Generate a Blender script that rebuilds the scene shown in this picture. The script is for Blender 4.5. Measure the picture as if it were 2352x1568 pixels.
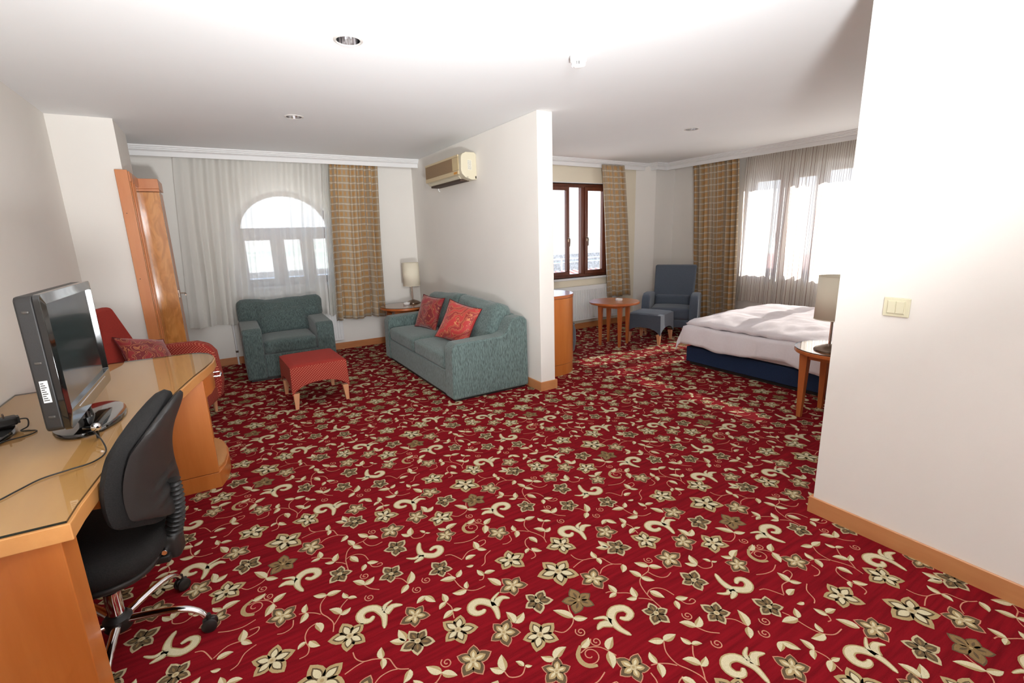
import bpy, bmesh, math, random, json
from mathutils import Vector, Matrix, noise
PI = math.pi
SC = bpy.context.scene
COL = SC.collection
for _o in list(bpy.data.objects): bpy.data.objects.remove(_o, do_unlink=True)

# ------------------------------------------------------------------ camera
HC = 2.5                                   # ceiling height
CAMH, YAW, PITCH, ROLL, FPX = 1.4777, 0.54014, 0.22223, -0.031545, 1088.1
def cam_axes():
    cy, sy, cp, sp = math.cos(YAW), math.sin(YAW), math.cos(PITCH), math.sin(PITCH)
    f = Vector((sy*cp, cy*cp, -sp)); r = Vector((cy, -sy, 0)); u = r.cross(f)
    return r*math.cos(ROLL)+u*math.sin(ROLL), u*math.cos(ROLL)-r*math.sin(ROLL), f
_r, _u, _f = cam_axes()
cd = bpy.data.cameras.new('camera'); cam = bpy.data.objects.new('camera', cd); COL.objects.link(cam)
cd.sensor_width = 36; cd.lens = FPX/2352*36; cd.clip_start = 0.05; cd.clip_end = 6000
cam.matrix_world = Matrix(((_r.x, _u.x, -_f.x, 0), (_r.y, _u.y, -_f.y, 0), (_r.z, _u.z, -_f.z, CAMH), (0, 0, 0, 1)))
SC.camera = cam
# ------------------------------------------------------------------ world, sun, flash, exposure
SC.view_settings.view_transform = 'Standard'; SC.view_settings.look = 'None'
SC.view_settings.gamma = 1; SC.view_settings.use_curve_mapping = False
SC.view_settings.exposure = 0.08
wd = bpy.data.worlds.new('sky'); SC.world = wd; wd.use_nodes = True
nt = wd.node_tree; nt.nodes.clear()
_out = nt.nodes.new('ShaderNodeOutputWorld'); _bg = nt.nodes.new('ShaderNodeBackground')
_tc = nt.nodes.new('ShaderNodeTexCoord'); _sx = nt.nodes.new('ShaderNodeSeparateXYZ'); _cr = nt.nodes.new('ShaderNodeValToRGB')
nt.links.new(_tc.outputs['Generated'], _sx.inputs[0]); nt.links.new(_sx.outputs['Z'], _cr.inputs[0])
nt.links.new(_cr.outputs[0], _bg.inputs[0]); nt.links.new(_bg.outputs[0], _out.inputs[0])
_cr.color_ramp.elements[0].position = 0.0; _cr.color_ramp.elements[0].color = (0.93, 0.97, 1, 1)
_cr.color_ramp.elements[1].position = 0.40; _cr.color_ramp.elements[1].color = (0.22, 0.50, 0.95, 1)
_bg.inputs[1].default_value = 2.8
def lamp(name, kind, loc, to, energy, color=(1, 1, 1), size=None, angle=None, size_y=None, spread=None):
    l = bpy.data.lights.new(name, kind); l.energy = energy; l.color = color
    if size: l.size = size
    if size_y: l.shape = 'RECTANGLE'; l.size_y = size_y
    if angle is not None: l.angle = angle
    if spread is not None: l.spread = spread
    o = bpy.data.objects.new(name, l); COL.objects.link(o); o.location = loc
    o.rotation_euler = (Vector(to)-Vector(loc)).to_track_quat('-Z', 'Y').to_euler()
    return o
SUN = Vector((0.93, -0.03, 0.60)).normalized()
lamp('sun', 'SUN', SUN*20, (0, 0, 0), 24.0, (1, 0.95, 0.88), angle=0.009)
# the photographer's flash beside the camera, its forward spill, and an added rear fill
lamp('flash_bounce', 'AREA', (0.30, -0.50, 0.50), (0.85, 1.75, 2.5), 87, (0.95, 0.98, 1.0), size=0.35, spread=math.radians(100))
lamp('rear_fill', 'AREA', (0.30, -0.45, 1.20), (0.10, -1.05, 2.5), 14, (0.97, 0.99, 1.0), size=0.35)
lamp('flash_spill', 'AREA', (0.20, -0.70, 1.95), (2.4, 6.0, 3.0), 25, (0.96, 0.985, 1.0), size=0.45, spread=math.radians(88))

# ------------------------------------------------------------------ materials
MATS = {}
def srgb(r, g, b):
    def f(c):
        c /= 255.0
        return c/12.92 if c <= 0.04045 else ((c+0.055)/1.055)**2.4
    return (f(r), f(g), f(b), 1)
def base(name):
    m = bpy.data.materials.new(name); m.use_nodes = True; MATS[name] = m
    n = m.node_tree; b = n.nodes['Principled BSDF']; return m, n, b
def N(n, t, **k):
    x = n.nodes.new(t)
    for a, v in k.items(): setattr(x, a, v)
    return x
def mat(name, col, rough=0.6, metal=0.0, nscale=0, namt=0.1, bscale=0, bstr=0.1, stretch=(1, 1, 1), spec=0.5, coat=0, sheen=0):
    if name in MATS: return MATS[name]
    m, n, b = base(name); L = n.links
    b.inputs['Base Color'].default_value = col; b.inputs['Roughness'].default_value = rough; b.inputs['Metallic'].default_value = metal
    b.inputs['Specular IOR Level'].default_value = spec; b.inputs['Coat Weight'].default_value = coat; b.inputs['Coat Roughness'].default_value = 0.06
    b.inputs['Sheen Weight'].default_value = sheen
    if nscale or bscale:
        tc = N(n, 'ShaderNodeTexCoord'); mp = N(n, 'ShaderNodeMapping'); mp.inputs['Scale'].default_value = stretch
        L.new(tc.outputs['Object'], mp.inputs[0])
    if nscale:
        ns = N(n, 'ShaderNodeTexNoise'); ns.inputs['Scale'].default_value = nscale; ns.inputs['Detail'].default_value = 5
        L.new(mp.outputs[0], ns.inputs[0])
        cr = N(n, 'ShaderNodeValToRGB'); L.new(ns.outputs[0], cr.inputs[0])
        cr.color_ramp.elements[0].position = 0.3; cr.color_ramp.elements[1].position = 0.7
        cr.color_ramp.elements[0].color = [max(0, c*(1-namt)) for c in col[:3]]+[1]
        cr.color_ramp.elements[1].color = [min(1, c*(1+namt)) for c in col[:3]]+[1]
        L.new(cr.outputs[0], b.inputs['Base Color'])
    if bscale:
        nb = N(n, 'ShaderNodeTexNoise'); nb.inputs['Scale'].default_value = bscale; nb.inputs['Detail'].default_value = 4
        L.new(mp.outputs[0], nb.inputs[0]); bp = N(n, 'ShaderNodeBump'); bp.inputs['Strength'].default_value = bstr; bp.inputs['Distance'].default_value = 0.01
        L.new(nb.outputs[0], bp.inputs['Height']); L.new(bp.outputs[0], b.inputs['Normal'])
    return m
def wood(name, c1, c2, axis='Z', scale=9, rough=0.35, coat=0.25, fig=0.0):
    if name in MATS: return MATS[name]
    m, n, b = base(name); L = n.links
    tc = N(n, 'ShaderNodeTexCoord'); mp = N(n, 'ShaderNodeMapping'); L.new(tc.outputs['Object'], mp.inputs[0])
    s = [1, 1, 1]; s['XYZ'.index(axis)] = 0.12; mp.inputs['Scale'].default_value = s
    ns = N(n, 'ShaderNodeTexNoise'); ns.inputs['Scale'].default_value = scale; ns.inputs['Detail'].default_value = 8; ns.inputs['Roughness'].default_value = 0.62
    L.new(mp.outputs[0], ns.inputs[0])
    cr = N(n, 'ShaderNodeValToRGB'); L.new(ns.outputs[0], cr.inputs[0])
    cr.color_ramp.elements[0].position = 0.3; cr.color_ramp.elements[0].color = c1
    cr.color_ramp.elements[1].position = 0.72; cr.color_ramp.elements[1].color = c2
    last = cr.outputs[0]
    if fig:
        m2 = N(n, 'ShaderNodeMapping'); m2.inputs['Scale'].default_value = (3, 3, 1.1); L.new(tc.outputs['Object'], m2.inputs[0])
        n2 = N(n, 'ShaderNodeTexNoise'); n2.inputs['Scale'].default_value = 4.5; n2.inputs['Distortion'].default_value = 1.6; L.new(m2.outputs[0], n2.inputs[0])
        r2 = N(n, 'ShaderNodeValToRGB'); L.new(n2.outputs[0], r2.inputs[0])
        r2.color_ramp.elements[0].position = 0.40; r2.color_ramp.elements[0].color = (0.55, 0.42, 0.30, 1)
        r2.color_ramp.elements[1].position = 0.60; r2.color_ramp.elements[1].color = (1, 1, 1, 1)
        mx = N(n, 'ShaderNodeMix', data_type='RGBA', blend_type='MULTIPLY'); mx.inputs[0].default_value = fig
        L.new(last, mx.inputs[6]); L.new(r2.outputs[0], mx.inputs[7]); last = mx.outputs[2]
    L.new(last, b.inputs['Base Color']); b.inputs['Roughness'].default_value = rough
    b.inputs['Coat Weight'].default_value = coat; b.inputs['Coat Roughness'].default_value = 0.08
    return m
def weave(name, col, dot, scale=130, r=0.30, rough=0.9):
    """cloth with a fine grid of lighter stitches"""
    if name in MATS: return MATS[name]
    m, n, b = base(name); L = n.links
    tc = N(n, 'ShaderNodeTexCoord'); sp = N(n, 'ShaderNodeSeparateXYZ'); L.new(tc.outputs['Object'], sp.inputs[0])
    def ma(op, a, c):
        q = N(n, 'ShaderNodeMath', operation=op)
        for k, w in ((0, a), (1, c)):
            if w is None: continue
            if isinstance(w, (int, float)): q.inputs[k].default_value = w
            else: L.new(w, q.inputs[k])
        return q.outputs[0]
    x, y, z = sp.outputs
    u = ma('ADD', x, y); v = ma('ADD', z, ma('MULTIPLY', ma('SUBTRACT', x, y), .12))
    p = ma('SINE', ma('MULTIPLY', ma('ADD', u, v), scale*PI), None); q = ma('SINE', ma('MULTIPLY', ma('SUBTRACT', u, v), scale*PI), None)
    pq = ma('SUBTRACT', 1.0, ma('ABSOLUTE', ma('MULTIPLY', p, q), None))
    cr = N(n, 'ShaderNodeValToRGB'); L.new(pq, cr.inputs[0])
    cr.color_ramp.elements[0].position = r-0.05; cr.color_ramp.elements[0].color = dot
    cr.color_ramp.elements[1].position = r+0.05; cr.color_ramp.elements[1].color = col
    L.new(cr.outputs[0], b.inputs['Base Color']); b.inputs['Roughness'].default_value = rough
    return m
def chenille(name, col, dark, rough=0.95):
    if name in MATS: return MATS[name]
    m, n, b = base(name); L = n.links
    tc = N(n, 'ShaderNodeTexCoord'); mp = N(n, 'ShaderNodeMapping'); mp.inputs['Scale'].default_value = (1, 1, 0.16); L.new(tc.outputs['Object'], mp.inputs[0])
    a = N(n, 'ShaderNodeTexNoise'); a.inputs['Scale'].default_value = 190; a.inputs['Detail'].default_value = 3; L.new(mp.outputs[0], a.inputs[0])
    c = N(n, 'ShaderNodeTexNoise'); c.inputs['Scale'].default_value = 6; L.new(tc.outputs['Object'], c.inputs[0])
    cr = N(n, 'ShaderNodeValToRGB'); L.new(a.outputs[0], cr.inputs[0])
    cr.color_ramp.elements[0].position = 0.36; cr.color_ramp.elements[0].color = dark
    cr.color_ramp.elements[1].position = 0.62; cr.color_ramp.elements[1].color = col
    mx = N(n, 'ShaderNodeMix', data_type='RGBA', blend_type='MULTIPLY'); mx.inputs[0].default_value = 0.18
    r2 = N(n, 'ShaderNodeValToRGB'); L.new(c.outputs[0], r2.inputs[0]); r2.color_ramp.elements[0].color = (0.55, 0.55, 0.55, 1); r2.color_ramp.elements[0].position = 0.35; r2.color_ramp.elements[1].position = 0.6
    L.new(cr.outputs[0], mx.inputs[6]); L.new(r2.outputs[0], mx.inputs[7]); L.new(mx.outputs[2], b.inputs['Base Color'])
    b.inputs['Roughness'].default_value = rough; b.inputs['Sheen Weight'].default_value = 0.25
    bp = N(n, 'ShaderNodeBump'); bp.inputs['Strength'].default_value = 0.25; bp.inputs['Distance'].default_value = 0.004
    L.new(a.outputs[0], bp.inputs['Height']); L.new(bp.outputs[0], b.inputs['Normal'])
    return m
def paisley(name, c1, gold, seed=0.0):
    m, n, b = base(name); L = n.links
    tc = N(n, 'ShaderNodeTexCoord'); mp = N(n, 'ShaderNodeMapping'); mp.inputs['Location'].default_value = (seed, seed, seed); L.new(tc.outputs['Object'], mp.inputs[0])
    w = N(n, 'ShaderNodeTexWave', wave_type='RINGS'); w.inputs['Scale'].default_value = 3.2; w.inputs['Distortion'].default_value = 9; w.inputs['Detail'].default_value = 2.5; w.inputs['Detail Scale'].default_value = 2.4
    L.new(mp.outputs[0], w.inputs[0])
    v = N(n, 'ShaderNodeTexVoronoi', feature='SMOOTH_F1'); v.inputs['Scale'].default_value = 17; L.new(mp.outputs[0], v.inputs['Vector'])
    mm = N(n, 'ShaderNodeMath', operation='MULTIPLY_ADD'); L.new(v.outputs['Distance'], mm.inputs[0]); mm.inputs[1].default_value = 0.55; L.new(w.outputs['Fac'], mm.inputs[2])
    cr = N(n, 'ShaderNodeValToRGB'); L.new(mm.outputs[0], cr.inputs[0]); cr.color_ramp.interpolation = 'CONSTANT'
    cr.color_ramp.elements[0].color = c1; cr.color_ramp.elements[1].position = 0.42; cr.color_ramp.elements[1].color = gold
    e = cr.color_ramp.elements.new(0.56); e.color = c1
    e = cr.color_ramp.elements.new(0.84); e.color = gold
    e = cr.color_ramp.elements.new(0.95); e.color = [c*1.5 for c in c1[:3]]+[1]
    L.new(cr.outputs[0], b.inputs['Base Color']); b.inputs['Roughness'].default_value = 0.6; b.inputs['Sheen Weight'].default_value = 0.3
    return m
def sheer(name, col, stripes=False, trans=0.42):
    m, n, b = base(name); L = n.links; n.nodes.remove(b); out = n.nodes['Material Output']
    tr = N(n, 'ShaderNodeBsdfTransparent'); tl = N(n, 'ShaderNodeBsdfTranslucent'); df = N(n, 'ShaderNodeBsdfDiffuse')
    tl.inputs[0].default_value = col; df.inputs[0].default_value = col
    m1 = N(n, 'ShaderNodeMixShader'); m1.inputs[0].default_value = 0.50 if stripes else 0.26; L.new(tl.outputs[0], m1.inputs[2]); L.new(df.outputs[0], m1.inputs[1])
    m2 = N(n, 'ShaderNodeMixShader'); L.new(m1.outputs[0], m2.inputs[1]); L.new(tr.outputs[0], m2.inputs[2]); m2.inputs[0].default_value = trans
    uv = N(n, 'ShaderNodeUVMap'); sp = N(n, 'ShaderNodeSeparateXYZ'); L.new(uv.outputs[0], sp.inputs[0])
    if stripes:
        ml = N(n, 'ShaderNodeMath', operation='MULTIPLY'); ml.inputs[1].default_value = 26.0; L.new(sp.outputs['X'], ml.inputs[0])
        fr = N(n, 'ShaderNodeMath', operation='FRACT'); L.new(ml.outputs[0], fr.inputs[0])
        cr = N(n, 'ShaderNodeValToRGB'); L.new(fr.outputs[0], cr.inputs[0]); cr.color_ramp.interpolation = 'CONSTANT'
        cr.color_ramp.elements[0].color = srgb(150, 124, 112); cr.color_ramp.elements[1].position = 0.13; cr.color_ramp.elements[1].color = col
        L.new(cr.outputs[0], tl.inputs[0]); L.new(cr.outputs[0], df.inputs[0])
        c2 = N(n, 'ShaderNodeValToRGB'); L.new(fr.outputs[0], c2.inputs[0]); c2.color_ramp.interpolation = 'CONSTANT'
        c2.color_ramp.elements[0].color = (trans*0.4,)*3+(1,); c2.color_ramp.elements[1].position = 0.13; c2.color_ramp.elements[1].color = (trans,)*3+(1,)
        L.new(c2.outputs[0], m2.inputs[0])
    # gathered cloth lets less through where it turns edge-on
    ge = N(n, 'ShaderNodeNewGeometry'); dt = N(n, 'ShaderNodeVectorMath', operation='DOT_PRODUCT'); L.new(ge.outputs['Incoming'], dt.inputs[0]); L.new(ge.outputs['Normal'], dt.inputs[1])
    ab = N(n, 'ShaderNodeMath', operation='ABSOLUTE'); L.new(dt.outputs['Value'], ab.inputs[0])
    mu = N(n, 'ShaderNodeMath', operation='MULTIPLY'); L.new(ab.outputs[0], mu.inputs[0])
    if stripes: L.new(c2.outputs[0], mu.inputs[1])
    else: mu.inputs[1].default_value = trans
    L.new(mu.outputs[0], m2.inputs[0])
    L.new(m2.outputs[0], out.inputs[0])
    return m
def plaid(name):
    """beige curtain woven with blurred ochre squares and pale cross lines (UV in metres)"""
    m, n, b = base(name); L = n.links
    uv = N(n, 'ShaderNodeUVMap'); sp = N(n, 'ShaderNodeSeparateXYZ'); L.new(uv.outputs[0], sp.inputs[0])
    def tri(out, per):      # distance from the cell's middle, 0..1
        d = N(n, 'ShaderNodeMath', operation='DIVIDE'); L.new(out, d.inputs[0]); d.inputs[1].default_value = per
        f = N(n, 'ShaderNodeMath', operation='FRACT'); L.new(d.outputs[0], f.inputs[0])
        s = N(n, 'ShaderNodeMath', operation='SUBTRACT'); L.new(f.outputs[0], s.inputs[0]); s.inputs[1].default_value = 0.5
        a = N(n, 'ShaderNodeMath', operation='ABSOLUTE'); L.new(s.outputs[0], a.inputs[0])
        k = N(n, 'ShaderNodeMath', operation='MULTIPLY'); L.new(a.outputs[0], k.inputs[0]); k.inputs[1].default_value = 2
        return k.outputs[0]
    tu, tv = tri(sp.outputs['X'], 0.100), tri(sp.outputs['Y'], 0.086)
    mxm = N(n, 'ShaderNodeMath', operation='MAXIMUM'); L.new(tu, mxm.inputs[0]); L.new(tv, mxm.inputs[1])
    cr = N(n, 'ShaderNodeValToRGB'); L.new(mxm.outputs[0], cr.inputs[0])
    cr.color_ramp.elements[0].position = 0.10; cr.color_ramp.elements[0].color = srgb(184, 138, 84)
    cr.color_ramp.elements[1].position = 0.96; cr.color_ramp.elements[1].color = srgb(172, 156, 134)
    e = cr.color_ramp.elements.new(0.52); e.color = srgb(182, 146, 100)
    e = cr.color_ramp.elements.new(0.78); e.color = srgb(168, 150, 126)
    lr = N(n, 'ShaderNodeValToRGB'); L.new(tv, lr.inputs[0]); lr.color_ramp.elements[0].position = 0.80; lr.color_ramp.elements[1].position = 1.0; lr.color_ramp.elements[1].color = (.75, .75, .75, 1)
    mx = N(n, 'ShaderNodeMix', data_type='RGBA'); L.new(lr.outputs[0], mx.inputs[0]); L.new(cr.outputs[0], mx.inputs[6]); mx.inputs[7].default_value = srgb(224, 212, 192)
    L.new(mx.outputs[2], b.inputs['Base Color']); b.inputs['Roughness'].default_value = 0.7; b.inputs['Sheen Weight'].default_value = 0.2
    return m
def glassy(name, tint=(1, 1, 1, 1), rough=0.01, ior=1.5):
    m, n, b = base(name); L = n.links; n.nodes.remove(b); out = n.nodes['Material Output']
    tr = N(n, 'ShaderNodeBsdfTransparent'); tr.inputs[0].default_value = tint; gl = N(n, 'ShaderNodeBsdfGlossy'); gl.inputs['Roughness'].default_value = rough
    fr0 = N(n, 'ShaderNodeFresnel'); fr0.inputs[0].default_value = ior; ge = N(n, 'ShaderNodeNewGeometry')
    inv = N(n, 'ShaderNodeMath', operation='SUBTRACT'); inv.inputs[0].default_value = 1; L.new(ge.outputs['Backfacing'], inv.inputs[1])
    fr = N(n, 'ShaderNodeMath', operation='MULTIPLY'); L.new(fr0.outputs[0], fr.inputs[0]); L.new(inv.outputs[0], fr.inputs[1])
    mx = N(n, 'ShaderNodeMixShader'); L.new(fr.outputs[0], mx.inputs[0]); L.new(tr.outputs[0], mx.inputs[1]); L.new(gl.outputs[0], mx.inputs[2]); L.new(mx.outputs[0], out.inputs[0])
    return m

WALL = mat('wall_paint', (0.86, 0.82, 0.765, 1), 0.75, nscale=2.0, namt=0.015, bscale=45, bstr=0.03, spec=0.3)
WALL2 = mat('wall_paint_cream', (0.84, 0.755, 0.60, 1), 0.75, nscale=2.0, namt=0.015, bscale=45, bstr=0.03, spec=0.3)
CEIL = mat('ceiling_paint', (0.86, 0.865, 0.865, 1), 0.8, nscale=1.2, namt=0.012, bscale=20, bstr=0.02, spec=0.2)
WHITE = mat('white_gloss', (0.84, 0.83, 0.82, 1), 0.4)
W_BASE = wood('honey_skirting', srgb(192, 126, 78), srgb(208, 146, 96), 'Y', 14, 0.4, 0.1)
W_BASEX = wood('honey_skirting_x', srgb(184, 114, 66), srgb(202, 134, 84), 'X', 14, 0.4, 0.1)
W_DESK = wood('desk_cherry_z', srgb(188, 104, 42), srgb(208, 126, 60), 'Z', 9, 0.35, 0.2)
W_DESKT = wood('desk_cherry_y', srgb(206, 142, 80), srgb(222, 160, 96), 'Y', 9, 0.35, 0.1)
W_TABLE = wood('table_beech', srgb(178, 92, 42), srgb(198, 112, 56), 'X', 12, 0.3, 0.4)
W_LEG = wood('table_leg_beech', srgb(176, 92, 44), srgb(192, 108, 56), 'Z', 14, 0.4, 0.2)
W_DOOR = wood('door_frame_wood', srgb(196, 118, 66), srgb(212, 138, 84), 'Z', 12, 0.35, 0.2)
W_BURL = wood('door_burl_veneer', srgb(206, 134, 66), srgb(228, 164, 94), 'Z', 16, 0.22, 0.6, fig=0.5)
W_PALE = wood('pale_beech_leg', srgb(214, 150, 108), srgb(226, 168, 128), 'Z', 16, 0.4, 0.1)
W_WIN = wood('window_walnut', srgb(92, 44, 26), srgb(118, 60, 38), 'Z', 18, 0.4, 0.2)
CHROME = mat('chrome', (0.86, 0.86, 0.88, 1), 0.08, 1.0)
BRUSHED = mat('brushed_metal', srgb(150, 132, 118), 0.28, 1.0)
BLACKP = mat('black_plastic', srgb(38, 36, 35), 0.45, bscale=300, bstr=0.05)
BLACKG = mat('black_gloss', srgb(14, 13, 13), 0.06, coat=1.0)
BLACKF = mat('black_fabric', srgb(24, 22, 21), 0.95, nscale=240, namt=0.4, bscale=260, bstr=0.3)
TEAL = chenille('teal_chenille', srgb(114, 134, 130), srgb(76, 90, 88))
TEALD = chenille('teal_chenille_dark', srgb(94, 110, 108), srgb(60, 72, 70))  # evenly darker version of the sofa's chenille, for the armchair
REDW = weave('red_dotted_weave', srgb(150, 42, 34), srgb(206, 132, 100), 44, 0.26)
REDP = mat('red_plain_cloth', srgb(160, 46, 34), 0.95, nscale=120, namt=0.12, bscale=200, bstr=0.1)
SLATE = mat('slate_wool', srgb(78, 86, 98), 0.95, nscale=150, namt=0.15, bscale=200, bstr=0.15, sheen=0.2)
NAVY = mat('navy_bed_cloth', srgb(24, 44, 76), 0.9, nscale=120, namt=0.2)
LINEN = mat('bed_linen', srgb(236, 228, 230), 0.9, nscale=60, namt=0.02, bscale=10, bstr=0.25)
SHADE = mat('lamp_shade_cloth', srgb(240, 230, 208), 0.8, bscale=200, bstr=0.05)
GLASS = glassy('clear_glass')
CREAMP = mat('cream_plastic', srgb(212, 203, 178), 0.4)
IVORYP = mat('ivory_plastic', srgb(226, 220, 190), 0.35)
PORC = mat('white_porcelain', (0.86, 0.86, 0.84, 1), 0.15, coat=0.5)
PLAID = plaid('plaid_curtain_cloth')
SHEER1 = sheer('plain_sheer_cloth', (0.88, 0.86, 0.81, 1), False, 0.24)
SHEER2 = sheer('striped_sheer_cloth', (0.88, 0.84, 0.78, 1), True, 0.20)

# ------------------------------------------------------------------ mesh helpers
class MB:
    def __init__(s): s.b = bmesh.new(); s.uv = s.b.loops.layers.uv.new('UVMap')
    def box(s, x0, x1, y0, y1, z0, z1, M=None, mi=0):
        v = [s.b.verts.new(p) for p in ((x0,y0,z0),(x1,y0,z0),(x1,y1,z0),(x0,y1,z0),(x0,y0,z1),(x1,y0,z1),(x1,y1,z1),(x0,y1,z1))]
        for q in ((3,2,1,0),(4,5,6,7),(0,1,5,4),(1,2,6,5),(2,3,7,6),(3,0,4,7)):
            f = s.b.faces.new([v[i] for i in q]); f.material_index = mi
        return s.tr(v, M)
    def tr(s, v, M):
        if M is not None:
            for a in v: a.co = M @ a.co
        return v
    def prism(s, poly, z0, z1, M=None, mi=0):
        n = len(poly)
        a = [s.b.verts.new((p[0], p[1], z0)) for p in poly]; c = [s.b.verts.new((p[0], p[1], z1)) for p in poly]
        fs = [s.b.faces.new(a[::-1]), s.b.faces.new(c)]
        for i in range(n): fs.append(s.b.faces.new((a[i], a[(i+1) % n], c[(i+1) % n], c[i])))
        for f in fs: f.material_index = mi
        return s.tr(a+c, M)
    def lathe(s, prof, n=32, M=None, cap=True, mi=0):
        rings = []; allv = []
        for r, z in prof:
            if r < 1e-6:
                v = s.b.verts.new((0, 0, z)); rings.append([v]); allv.append(v)
            else:
                R = [s.b.verts.new((r*math.cos(2*PI*i/n), r*math.sin(2*PI*i/n), z)) for i in range(n)]
                rings.append(R); allv += R
        for A, B2 in zip(rings, rings[1:]):
            for i in range(n):
                j = (i+1) % n
                if len(A) == 1 and len(B2) == 1: continue
                if len(A) == 1: f = s.b.faces.new((A[0], B2[j], B2[i]))
                elif len(B2) == 1: f = s.b.faces.new((A[i], A[j], B2[0]))
                else: f = s.b.faces.new((A[i], A[j], B2[j], B2[i]))
                f.material_index = mi
        return s.tr(allv, M)
    def tube(s, pts, r, n=10, closed=False, flat=1.0):
        pts = [Vector(p) for p in pts]; rr = r if isinstance(r, (list, tuple)) else [r]*len(pts)
        rings = []; up = Vector((0, 0, 1))
        for i, p in enumerate(pts):
            a = pts[max(i-1, 0)] if not closed else pts[i-1]; c = pts[min(i+1, len(pts)-1)] if not closed else pts[(i+1) % len(pts)]
            t = (c-a).normalized(); x = t.cross(up)
            if x.length < 0.05: x = t.cross(Vector((0, 1, 0)))
            x.normalize(); y = x.cross(t).normalized(); up = y
            rings.append([s.b.verts.new(p+rr[i]*(math.cos(2*PI*k/n)*x+flat*math.sin(2*PI*k/n)*y)) for k in range(n)])
        m = len(rings)
        for i in range(m if closed else m-1):
            A, B2 = rings[i], rings[(i+1) % m]
            for k in range(n): s.b.faces.new((A[k], A[(k+1) % n], B2[(k+1) % n], B2[k]))
        if not closed: s.b.faces.new(rings[0][::-1]); s.b.faces.new(rings[-1])
    def rbox(s, w, d, h, r, M=None, cuts=9, bulge=0.0, nz=0.0, seed=0, bulge_side=0.0):
        """rounded, optionally puffed block centred on the origin"""
        n0 = len(s.b.verts)
        t = bmesh.new(); bmesh.ops.create_cube(t, size=2.0); bmesh.ops.subdivide_edges(t, edges=t.edges[:], cuts=cuts, use_grid_fill=True)
        hx, hy, hz = w/2, d/2, h/2; mp = {}
        for v in t.verts:
            u = v.co.copy(); q = Vector()
            # push samples toward edges so the rounding is well resolved
            e = [math.copysign(abs(c)**0.7, c) for c in u]
            p = Vector((e[0]*hx, e[1]*hy, e[2]*hz))
            inner = Vector((max(-hx+r, min(hx-r, p.x)), max(-hy+r, min(hy-r, p.y)), max(-hz+r, min(hz-r, p.z))))
            dlt = p-inner
            if dlt.length > 1e-9: p = inner+dlt.normalized()*min(r, dlt.length*1.0 if dlt.length < r*0.99 else r)
            k = (1-min(1, abs(e[0]))**2)*(1-min(1, abs(e[1]))**2)
            p.z += math.copysign(bulge*k, p.z) if abs(e[2]) > 0.3 else 0
            k2 = (1-min(1, abs(e[0]))**2)*(1-min(1, abs(e[2]))**2)
            p.y += math.copysign(bulge_side*k2, p.y) if abs(e[1]) > 0.3 else 0
            if nz:
                g = noise.noise_vector(p*5.5+Vector((seed*7.1, seed*3.3, 1)))
                p += g*nz + noise.noise_vector(p*14+Vector((seed, 0, seed)))*nz*0.35
            mp[v] = s.b.verts.new(p)
        for f in t.faces: s.b.faces.new([mp[v] for v in f.verts])
        t.free()
        return s.tr(list(mp.values()), M)
    def strip(s, P, Wd, z, mi):
        """flat tapered stroke on the floor"""
        L = []; n = len(P)
        for i, p in enumerate(P):
            a, c = P[max(i-1, 0)], P[min(i+1, n-1)]; dx, dy = c[0]-a[0], c[1]-a[1]; l = math.hypot(dx, dy) or 1
            w = Wd[i]; L.append((s.b.verts.new((p[0]-dy/l*w, p[1]+dx/l*w, z)), s.b.verts.new((p[0]+dy/l*w, p[1]-dx/l*w, z))))
        for A, B2 in zip(L, L[1:]):
            f = s.b.faces.new((A[0], A[1], B2[1], B2[0])); f.material_index = mi
            if f.normal.z < 0: f.normal_flip()
    def build(s, name, m, parent=None, smooth=40, bevel=0, seg=2, fixn=True, solid=0, sub=0):
        if fixn: bmesh.ops.recalc_face_normals(s.b, faces=s.b.faces[:])
        me = bpy.data.meshes.new(name); s.b.to_mesh(me); s.b.free()
        for q in (m if isinstance(m, (list, tuple)) else [m]): me.materials.append(q)
        o = bpy.data.objects.new(name, me); COL.objects.link(o)
        if parent is not None: o.parent = parent
        if smooth:
            me.polygons.foreach_set('use_smooth', [True]*len(me.polygons)); me.set_sharp_from_angle(angle=math.radians(smooth))
        if bevel:
            q = o.modifiers.new('bevel', 'BEVEL'); q.width = bevel; q.segments = seg; q.limit_method = 'ANGLE'; q.angle_limit = math.radians(35); q.harden_normals = True
        if solid: q = o.modifiers.new('solid', 'SOLIDIFY'); q.thickness = solid; q.offset = 0
        if sub: q = o.modifiers.new('sub', 'SUBSURF'); q.levels = sub; q.render_levels = sub
        return o
def T(x=0, y=0, z=0): return Matrix.Translation((x, y, z))
def R(a, ax='Z'): return Matrix.Rotation(a, 4, ax)
def box(name, x0, x1, y0, y1, z0, z1, m, parent=None, bevel=0.0, seg=2, M=None):
    b = MB(); b.box(x0, x1, y0, y1, z0, z1, M); return b.build(name, m, parent, bevel=bevel, seg=seg)
def thing(name, label, cat, loc=(0, 0, 0), rz=0, group=None):
    o = bpy.data.objects.new(name, None); COL.objects.link(o); o.location = loc; o.rotation_euler = (0, 0, rz); o.empty_display_size = 0.1
    o['label'] = label; o['category'] = cat
    if group: o['group'] = group
    return o
def tag(o, label, cat, group=None):
    o['label'] = label; o['category'] = cat
    if group: o['group'] = group
    return o
def st(o, label=None):
    o['kind'] = 'structure'
    if label: o['label'] = label
    return o
def sroot(name, label=None, loc=(0, 0, 0), rz=0):
    o = bpy.data.objects.new(name, None); COL.objects.link(o); o.location = loc; o.rotation_euler = (0, 0, rz); o['kind'] = 'structure'
    if label: o['label'] = label
    return o
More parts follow.
